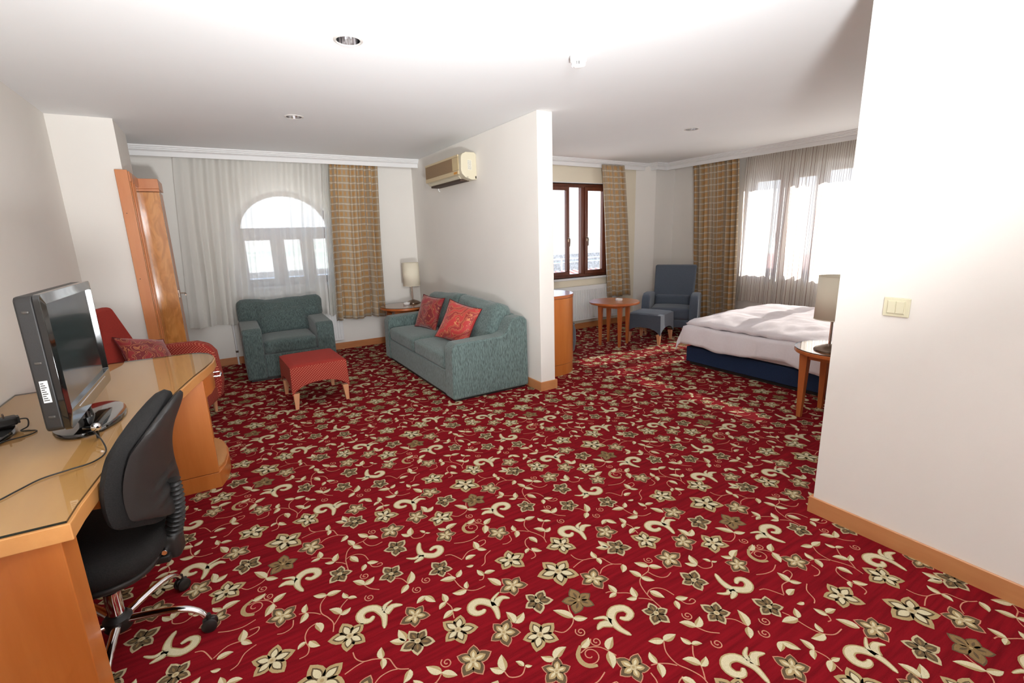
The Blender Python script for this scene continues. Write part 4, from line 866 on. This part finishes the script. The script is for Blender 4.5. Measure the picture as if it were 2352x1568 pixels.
# duvet: a puffy quilt folded back on itself, lying across the bed
b = MB(); G = []
nx, ny = 60, 60
for j in range(ny+1):
    row = []
    for i in range(nx+1):
        u, v = i/nx, j/ny; X = 4.30+u*1.62; Y = 1.45+v*1.93
        e = min(u, 1-u, (1-v)*1.2, v)*6; puff = .085*min(1, max(0, e))**.5
        puff += .05*math.exp(-((u-.58)/.28)**2)*math.exp(-((v-.82)/.25)**2)
        Y += .05*math.sin(u*4+1)*v
        p = Vector((X, Y, .462+puff+.034*noise.noise(Vector((X*2.8, Y*3.4, 2)))*min(1, e)+.022*abs(noise.noise(Vector((X*5+Y*3, Y*2.2-X, 7))))+.012*noise.noise(Vector((X*11, Y*9, 5))))); row.append(b.b.verts.new(p))
    G.append(row)
for j in range(ny):
    for i in range(nx): b.b.faces.new((G[j][i], G[j][i+1], G[j+1][i+1], G[j+1][i]))
dv = b.build('duvet', LINEN, None, smooth=80); q = dv.modifiers.new('s', 'SOLIDIFY'); q.thickness = .03; q.offset = -1
tag(dv, 'crumpled white duvet spread on top of the bed', 'duvet')
# ------------------------------------------------------------------ desk (local = world, origin on the floor at its near corner)
DX, DY = -.46, 1.64
dk = thing('corner_desk', 'long honey-cherry writing desk with a glass top along the left wall', 'desk', (DX, DY, 0))
outline = [(-1.0, 1.66), (-.462, 1.64), (-.458, 1.737), (-.441, 1.91), (-.409, 2.199), (-.352, 2.549), (-.279, 2.91), (-.225, 3.15), (-.172, 3.345), (-.140, 3.485), (-.128, 3.60), (-.138, 3.70), (-.162, 3.78), (-.21, 3.84), (-.285, 3.865), (-.70, 3.865), (-.90, 3.335), (-1.0, 3.33)]
def off(poly, dd):
    out = []; n = len(poly)
    for i in range(n):
        p = Vector(poly[i]); a = (p-Vector(poly[i-1])).normalized(); c = (Vector(poly[(i+1) % n])-p).normalized()
        n0, n1 = Vector((a.y, -a.x)), Vector((c.y, -c.x)); m = (n0+n1).normalized(); m /= max(.4, m.dot(n0)); out.append((p.x+m.x*dd, p.y+m.y*dd))
    return out
lo = lambda P: [(max(x, -1.003)-DX, y-DY) for x, y in P]
b = MB(); b.prism(lo(off(outline, .010)), .692, .742); b.build('tabletop', W_DESKT, dk, smooth=30, bevel=.003)
b = MB(); b.prism(lo(outline), .7425, .7495); b.build('glass_top', TINT, dk, smooth=0)
g = lo(off(outline, .0012)); b = MB(); n = len(g)
A = [b.b.verts.new((p[0], p[1], .7425)) for p in g]; C = [b.b.verts.new((p[0], p[1], .7493)) for p in g]
for i in range(n): b.b.faces.new((A[i], A[(i+1) % n], C[(i+1) % n], C[i]))
b.build('glass_edge', GEDGE, dk, smooth=30)
# near pedestal: end panel with a canted right edge
b = MB(); b.prism(lo([(-1.0, 1.67), (-.487, 1.655), (-.475, 1.735), (-1.0, 1.735)]), .0, .690); b.build('near_pedestal', W_DESK, dk, smooth=0, bevel=.003)
# far pedestal
b = MB(); b.prism(lo([(-.93, 3.25), (-.187, 3.25), (-.187, 3.285), (-.93, 3.285)]), .103, .690); b.build('side_panel', W_DESK, dk, smooth=0, bevel=.003)
b = MB(); b.prism(lo([(-.93, 3.252), (-.186, 3.252), (-.150, 3.36), (-.132, 3.50), (-.135, 3.65), (-.160, 3.79), (-.20, 3.86), (-.93, 3.86)]), 0, .10); b.build('plinth', W_DESK, dk, smooth=30, bevel=.003)
b = MB(); b.prism(lo([(-.93, 3.285), (-.205, 3.285), (-.160, 3.37), (-.142, 3.50), (-.145, 3.65), (-.17, 3.78), (-.21, 3.85), (-.93, 3.85)]), .103, .115); b.build('shelf', W_DESKT, dk, smooth=30)
b = MB(); b.prism(lo([(-.93, 3.83), (-.215, 3.83), (-.215, 3.86), (-.93, 3.86)]), .115, .690); b.build('side_panel', W_DESK, dk, smooth=0)
b = MB(); b.prism(lo([(-.95, 3.25), (-.93, 3.25), (-.93, 3.86), (-.95, 3.86)]), 0, .690); b.build('back_panel', W_DESK, dk, smooth=0)
b = MB(); b.prism(lo([(-.90, 3.29), (-.187, 3.287), (-.160, 3.37), (-.142, 3.50), (-.143, 3.63), (-.162, 3.75), (-.205, 3.82), (-.90, 3.82)]), .575, .690); dr = b.build('drawer', W_DESK, dk, smooth=30, bevel=.002)
b = MB(); b.tube([(-.148-DX, 3.56-DY, .632), (-.108-DX, 3.56-DY, .632), (-.103-DX, 3.62-DY, .632), (-.108-DX, 3.68-DY, .632), (-.155-DX, 3.68-DY, .632)], .0065, 8); b.build('handle', CHROME, dr)
b = MB(); b.prism(lo([(-.93, 1.74), (-.91, 1.74), (-.91, 3.24), (-.93, 3.24)]), .30, .690); b.build('modesty_panel', W_DESK, dk, smooth=0)
b = MB(); b.prism(lo([(-.90, 1.75), (-.52, 1.75), (-.47, 2.2), (-.42, 2.55), (-.35, 2.85), (-.28, 3.10), (-.25, 3.24), (-.90, 3.24)]), .655, .690); b.build('under_rail', W_DESK, dk, smooth=0)

# ------------------------------------------------------------------ television (local +x is the screen side, +y runs away from the camera)
tv = thing('television', 'black flat-screen television on an oval swivel stand on the desk', 'television', (-.575, 2.62, .75), .0)
TW, TH, T0 = .768, .497, .078
b = MB(); MX = Matrix(((0, 0, 1, 0), (1, 0, 0, 0), (0, 1, 0, 0), (0, 0, 0, 1)))
def rr(w, h, r, z0=0, n=5):
    P = []
    for cx, cz, a in ((w/2-r, r, -PI/2), (w/2-r, h-r, 0), (-w/2+r, h-r, PI/2), (-w/2+r, r, PI)):
        P += [(cx+r*math.cos(a+PI/2*i/n), z0+cz+r*math.sin(a+PI/2*i/n)) for i in range(n+1)]
    return P
b.prism(rr(TW-.006, TH-.006, .02, T0+.003), -.046, .006, MX); b.build('rear_housing', BLACKP, tv, smooth=30, bevel=.008)
b = MB(); b.prism(rr(TW*.55, TH*.6, .03, T0+.08), -.085, -.046, MX); b.build('rear_housing', BLACKP, tv, smooth=30, bevel=.012)
b = MB(); O = rr(TW, TH, .022, T0); I = rr(TW-.07, TH-.105, .004, T0+.068)
for x, P, Q in ((.030, O, I),):
    vo = [b.b.verts.new((x-.006, p[0], p[1])) for p in P]; vi = [b.b.verts.new((x, q[0], q[1])) for q in Q]; vb = [b.b.verts.new((.006, p[0], p[1])) for p in P]; vn = [b.b.verts.new((.018, q[0], q[1])) for q in Q]
    n = len(P)
    for i in range(n):
        j = (i+1) % n; b.b.faces.new((vo[i], vo[j], vi[j], vi[i])); b.b.faces.new((vo[i], vo[j], vb[j], vb[i])); b.b.faces.new((vi[i], vi[j], vn[j], vn[i]))
b.build('bezel', BLACKG, tv, smooth=50, bevel=.002)
b = MB(); b.prism(rr(TW-.068, TH-.103, .004, T0+.067), .008, .018, MX); b.build('screen', mat('screen_black', srgb(20, 20, 22), .12, coat=.6), tv, smooth=0)
b = MB(); b.box(.0262, .030, -TW*.32, TW*.32, T0+.048, T0+.053); b.build('trim_bar', CHROME, tv, bevel=.001)
for z in (.06, .26, .44): b = MB(); b.rbox(.020, .006, .010, .003, T(-.020, -TW/2+.002, T0+z), cuts=3); b.build('grip_notch', mat('dark_grey', srgb(70, 66, 62), .3), tv)
st_ = box('label_sticker', -.031, -.009, -TW/2+.0005, -TW/2+.0030, T0+.115, T0+.195, mat('paper_white', srgb(235, 235, 232), .7), tv)
b = MB()
for i in range(9): b.box(-.029, -.014-.006*((i*7) % 3)/2, -TW/2-.0002, -TW/2+.0006, T0+.122+i*.0078, T0+.1255+i*.0078)
b.build('printed_lines', mat('ink', srgb(70, 70, 70), .8), st_)
b = MB(); sc = Matrix.Diagonal((.120, .235, 1, 1)); b.lathe([(0, 0), (1, 0), (1, .004), (.985, .012), (.90, .016), (0, .018)], 56, sc); b.build('stand_base', BLACKG, tv, smooth=50)
b = MB(); b.tube([(-.02, 0, .016), (-.02, 0, .05), (-.02, 0, .12)], [.035, .028, .035], 16); b.build('stand_neck', BLACKG, tv)
an = thing('aerial_base', 'small chrome ball at the foot of the television with a thin black cable', 'aerial', (-.505, 2.33, .75))
b = MB(); b.lathe([(0, .030), (.0085, .0315), (.0145, .037), (.017, .046), (.0145, .055), (.0085, .061), (0, .063)], 20); b.build('ball', CHROME, an)
b = MB(); b.tube([(-.012, .0, .046), (-.04, .012, .046)], .006, 8); b.tube([(0, 0, 0), (0, 0, .032)], .006, 8); b.build('socket', BLACKG, an)
wirep = [(-.012+.0, -.0, .0), (.03, -.10, 0), (.052, -.19, 0), (.03, -.27, 0), (-.03, -.30, 0), (-.09, -.33, 0), (-.13, -.39, 0), (-.17, -.45, 0), (-.24, -.485, 0), (-.33, -.50, 0), (-.45, -.54, 0)]
def spl(P, n=6):
    out = []
    for i in range(len(P)-1):
        p0, p1, p2, p3 = [Vector(P[k]) for k in (max(i-1, 0), i, i+1, min(i+2, len(P)-1))]
        for j in range(n): t = j/n; out.append(.5*(2*p1+(p2-p0)*t+(2*p0-5*p1+4*p2-p3)*t*t+(3*p1-p0-3*p2+p3)*t**3))
    out.append(Vector(P[-1])); return out
wirep = [(x, y, .0028 if i > 1 else (.034 if i == 0 else .0185)) for i, (x, y, z) in enumerate(wirep)]
b = MB(); b.tube(spl(wirep), .0026, 6); b.build('cable', BLACKP, an)
tr_ = thing('black_stand', 'glossy black oval stand foot at the left edge of the desk', 'stand', (-.90, 2.60, .75))
b = MB(); b.lathe([(0, 0), (1, 0), (1, .004), (.96, .014), (0, .018)], 48, Matrix.Diagonal((.085, .17, 1, 1))); b.build('base', BLACKG, tr_)
ad = thing('power_adapter', 'chunky black plug-in power adapter lying on the glossy stand foot', 'adapter', (-.855, 2.67, .768), .35)
b = MB(); b.rbox(.075, .05, .036, .008, T(0, 0, .019)); b.build('body', BLACKP, ad, smooth=50)
b = MB(); b.box(.036, .044, -.018, .018, .005, .033); b.build('face_plate', BLACKP, ad, bevel=.002)
for s in (-.009, .009): b = MB(); b.tube([(.0, s, .036), (.0, s, .052)], .003, 8); b.build('prong', BRUSHED, ad)
b = MB(); b.tube(spl([(.040, 0, .018), (.065, -.01, .014), (.06, -.04, -.010), (.035, -.07, -.0155), (.075, -.12, -.0155), (.05, -.16, -.0155), (-.02, -.17, -.0155), (-.06, -.21, -.0155), (-.10, -.25, -.0155)]), .0028, 6); b.build('cable', BLACKP, ad)

# ------------------------------------------------------------------ swivel chair (local -y = its front)
CHX, CHY, CHA = -.515, 2.07, 100
ch = thing('office_chair', 'black fabric swivel chair with a chrome five-star base at the desk', 'chair', (CHX, CHY, 0), -math.radians(CHA))
Rch = Matrix.Rotation(math.radians(80), 4, 'Z')
def pad(b, hx, hy, z0, z1, c):
    n = 40; rings = []; zm = (z0+z1)/2
    for k in range(9):
        a = -PI/2+PI*k/8; s = 1-(.16*(1-math.cos(a))); z = zm+(z1-z0)/2*math.sin(a)
        rings.append([(s, z, i) for i in range(n)])
    V = []
    for s_, z, _ in [r[0] for r in rings]:
        row = []
        for i in range(n):
            t = 2*PI*i/n; ct, s2 = math.cos(t), math.sin(t)
            row.append(b.b.verts.new((c[0]+hx*s_*math.copysign(abs(ct)**.62, ct), c[1]+hy*s_*math.copysign(abs(s2)**.62, s2), z)))
        V.append(row)
    for A_, C_ in zip(V, V[1:]):
        for i in range(n): b.b.faces.new((A_[i], A_[(i+1) % n], C_[(i+1) % n], C_[i]))
    for row, zz in ((V[0], z0-.001), (V[-1], z1+.008)):
        cv = b.b.verts.new((c[0], c[1], zz))
        for i in range(n): b.b.faces.new((row[i], row[(i+1) % n], cv))
b = MB(); b.lathe([(0, .085), (.040, .085), (.045, .095), (.045, .13), (.032, .145), (0, .145)], 24); b.build('hub', BLACKP, ch)
b = MB(); b.tube([(0, 0, .13), (0, 0, .24)], .026, 20); b.build('gas_lift', CHROME, ch); b = MB(); b.tube([(0, 0, .23), (0, 0, .37)], .016, 16); b.build('gas_lift', BLACKP, ch)
for k in range(5):
    wa = math.radians(54-72*k)+math.radians(CHA)    # world direction brought into the chair's frame
    cx, cy = math.cos(wa), math.sin(wa)
    pts = [(cx*q, cy*q, z) for q, z in ((.035, .115), (.10, .118), (.18, .118), (.235, .108), (.270, .088), (.285, .066))]
    b = MB(); b.tube(spl(pts, 3), [.017-.005*i/15 for i in range(16)], 12, flat=.75); lg = b.build('leg', CHROME, ch)
    M = T(cx*.295, cy*.295, .027) @ R(wa+.5*(k % 3)-.3)
    b = MB()
    for s in (-1, 1): b.lathe([(0, -.007), (.020, -.007), (.0265, -.004), (.0265, .004), (.020, .007), (0, .007)], 20, M @ T(0, s*.013, 0) @ R(PI/2, 'X'))
    b.tube([M @ Vector((0, 0, .01)), M @ Vector((0, 0, .045))], .009, 10)
    b.rbox(.045, .012, .03, .006, M @ T(0, 0, .012), cuts=4); b.build('caster', BLACKP, lg, smooth=50)
b = MB(); pad(b, .245, .235, .385, .475, (0, -.02)); b.build('seat', BLACKF, ch, smooth=70)
b = MB(); pad(b, .225, .215, .355, .395, (0, -.02)); b.build('seat_shell', BLACKP, ch, smooth=60)
b = MB(); b.box(-.07, .07, -.10, .22, .345, .372); b.rbox(.085, .085, .10, .02, T(0, .205, .385)); b.build('mechanism', BLACKP, ch, bevel=.006)
for x in (-.052, .052): b = MB(); b.tube([(x*.80, .205, .385), (x*1.25, .205, .385)], .010, 12); b.build('tension_bolt', CHROME, ch, bevel=.001)
b = MB(); b.tube([(-.20, -.05, .365), (-.29, -.06, .372), (-.31, -.06, .374)], [.006, .006, .012], 8); b.build('lever', BLACKP, ch)
# back: fabric pad and moulded shell swept from one side profile
def backrest(off_y, thick, wmax, mname, m, smooth=60, z0=.50, z1=1.0, ridges=False):
    b = MB(); nu, nv = 20, 44; F, K = [], []
    for j in range(nv+1):
        t = j/nv; z = z0+(z1-z0)*t; tq = max(0, (t-.70)/.30); bq = max(0, (.25-t)/.25); yy = .190+.075*t+.045*math.sin(PI*t*1.15-.2)*-1+off_y
        hw = wmax*(.80+.30*math.sin(PI*min(1, t*.95+.12))**.9)*(.45+.55*math.sqrt(max(0, 1-(max(0, t-.72)/.285)**2))*.6+.22)*(.62+.38*math.sqrt(1-(1-min(1, t*5))**2))
        rf, rk = [], []
        for i in range(nu+1):
            u = 2*i/nu-1; ez = 1-abs(u)**5; et = (1-abs(2*t-1)**6)
            th = thick*(ez*et)**.5; cz = -.035*u*u
            y = yy+cz
            rg = .006*math.sin(60*t+6*abs(u))*(1-(u/.62)**2) if (ridges and .12 < t < .38 and abs(u) < .62) else 0
            zz = z-.055*u*u*tq+.07*u*u*bq; rf.append(b.b.verts.new((u*hw, y-th/2, zz))); rk.append(b.b.verts.new((u*hw, y+th/2+rg, zz)))
        F.append(rf); K.append(rk)
    for j in range(nv):
        for i in range(nu):
            b.b.faces.new((F[j][i], F[j][i+1], F[j+1][i+1], F[j+1][i])); b.b.faces.new((K[j][i], K[j][i+1], K[j+1][i+1], K[j+1][i]))
    bmesh.ops.remove_doubles(b.b, verts=b.b.verts[:], dist=.0008)
    bmesh.ops.holes_fill(b.b, edges=b.b.edges[:], sides=80)
    return b.build(mname, m, ch, smooth=smooth)
backrest(0, .085, .215, 'back_pad', BLACKF, z0=.49, z1=.975); backrest(.048, .040, .212, 'back_shell', BLACKP, ridges=True, z0=.51, z1=.965)
b = MB(); P, Rr = [], []
for i in range(57):
    t = i/56; P.append((0, .215+.045*t-.012*math.sin(PI*t)*-1, .40+.235*t)); Rr.append((.033+.0065*math.cos(2*PI*t*14))*(1-.35*t*t))
b.tube(P, Rr, 16, flat=.8); b.build('bellows', mat('black_rubber', srgb(36, 34, 33), .3), ch, smooth=80)

# ------------------------------------------------------------------ air conditioner on the dividing wall
acu = thing('air_conditioner', 'cream split air conditioner high on the dividing wall', 'air conditioner', (XP1, 5.235, 2.05))
L0 = .50; MA = Matrix(((-1, 0, 0, 0), (0, 0, 1, 0), (0, 1, 0, 0), (0, 0, 0, 1)))   # (depth, z, along) -> (-x, y, z)
pf = [(0, .01), (0, .265), (.02, .285), (.12, .285), (.165, .262), (.178, .235), (.182, .10), (.172, .065), (.135, .030), (.06, .008)]
b = MB(); b.prism(pf, -L0, L0, MA); b.build('body', CREAMP, acu, smooth=35, bevel=.006, seg=3)
AMB = mat('cream_front', srgb(206, 186, 148), .4); GR = mat('grille_brown', srgb(168, 140, 108), .6)
b = MB(); b.box(-.190, -.176, -L0+.058, L0-.01, .245, .268, T(.0, 0, -.004)); b.box(-.192, -.178, -L0+.058, L0-.012, .055, .098, T(.002, 0, .008)); b.build('front_cover', AMB, acu, bevel=.004)
b = MB(); b.box(-.188, -.180, -L0+.058, -L0+.205, .110, .240); b.build('display_panel', mat('cream_display', srgb(200, 178, 134), .4), acu, bevel=.002)
b = MB(); b.box(-.184, -.179, -L0+.205, L0-.015, .108, .240)
b.build('grille_back', GR, acu)
b = MB()
for i in range(17): b.box(-.1885, -.183, -L0+.207, L0-.017, .111+i*.0077, .1148+i*.0077)
b.build('grille_slats', GR, acu)['kind'] = 'stuff'
box('orange_badge', -.1925, -.1895, -L0+.085, -L0+.165, .072, .094, mat('badge_orange', srgb(206, 140, 50), .5), acu, .001)
b = MB(); b.box(-.150, -.045, -L0+.10, L0-.08, -.002, .020, T(0, 0, .004) ); b.build('air_slot', mat('slot_dark', srgb(70, 52, 40), .7), acu)
b = MB(); b.prism([(.17, .052), (.14, .018), (.132, .022), (.163, .056)], -L0+.10, L0-.08, MA); b.build('louvre', CREAMP, acu)
b = MB(); b.box(-.12, -.10, -L0-.001, -L0+.001, .03, .034); b.box(-.02, -.006, -L0-.001, -L0+.001, .02, .045); b.build('screw_recess', mat('slot_dark2', srgb(60, 52, 45), .7), acu)
stk = box('rating_sticker', -.105, -.058, -L0-.0015, -L0+.0005, .105, .205, mat('sticker_cream', srgb(228, 222, 206), .5), acu)
b = MB(); rnd = random.Random(4)
for i in range(12):
    z = .199-i*.0078; x = -.102
    while x < -.064: w = rnd.uniform(.003, .009); b.box(x, min(x+w, -.061), -L0-.0022, -L0-.0012, z-.004, z); x += w+rnd.uniform(.001, .004)
b.build('printed_text', mat('ink_grey', srgb(150, 148, 142), .7), stk)
b = MB(); b.tube([(-.05, L0-.06, .012), (-.05, L0-.06, -.018), (-.03, L0-.05, -.03)], .007, 8); b.build('drain_pipe', WHITE, acu)

# ------------------------------------------------------------------ ceiling fittings, switch, cover
for (x, y), lab in zip(DOWN, ('recessed chrome downlight in the white ceiling nearest the camera', 'recessed chrome downlight in the ceiling in front of the arched window', 'recessed chrome downlight in the ceiling over the bed area')):
    r = thing('downlight', lab, 'ceiling light', (x, y, HC), group='recessed ceiling downlights')
    b = MB(); b.lathe([(.060, 0), (.075, 0), (.075, -.004), (.066, -.007), (.060, -.003), (.060, 0)], 40); b.build('ring', mat('ring_grey', srgb(206, 200, 194), .35), r)
    b = MB(); b.lathe([(.060, -.003), (.058, .03), (.050, .075), (.036, .105), (0, .11)], 20); b.build('reflector', CHROME, r, smooth=10)
    b = MB(); b.lathe([(0, .03), (.014, .034), (.022, .055), (.018, .085), (0, .10)], 16); b.build('bulb', PORC, r)
r = thing('smoke_detector', 'white round smoke detector on the ceiling', 'smoke detector', (1.985, 2.44, HC))
b = MB(); b.lathe([(0, 0), (.050, 0), (.051, -.006), (.049, -.034), (.046, -.038), (0, -.038)], 40); b.build('base', WHITE, r)
b = MB(); b.lathe([(0, -.038), (.030, -.038), (.026, -.055), (0, -.055)], 24); b.build('core', BLACKP, r)
for k in range(16):
    a = k*PI/8; b = MB(); b.box(.028, .041, -.003, .003, -.057, -.036, R(a)); b.build('rib', WHITE, r)
b = MB(); b.lathe([(0, -.066), (.020, -.066), (.030, -.061), (.033, -.055), (.028, -.053), (0, -.053)], 32); b.build('cap', WHITE, r)
r = thing('light_switch', 'ivory double rocker switch on the right white wall', 'light switch', (XR, .880, 1.117))
box('plate', -.009, 0, -.048, .048, -.041, .041, IVORYP, r, .003); box('inner_frame', -.0115, -.008, -.033, .033, -.029, .029, IVORYP, r, .002)
for y in (-.0155, .0155): b = MB(); b.box(-.0150, -.010, y-.0145, y+.0145, -.026, .026); b.build('rocker', IVORYP, r, bevel=.0015)
r = thing('blanking_cover', 'round white cover plate high on the right wall', 'cover plate', (XR, .850, 2.2))
b = MB(); b.lathe([(0, .006), (.036, .006), (.044, .003), (.046, 0), (0, 0)], 40, R(-PI/2, 'Y')); b.build('disc', WHITE, r)
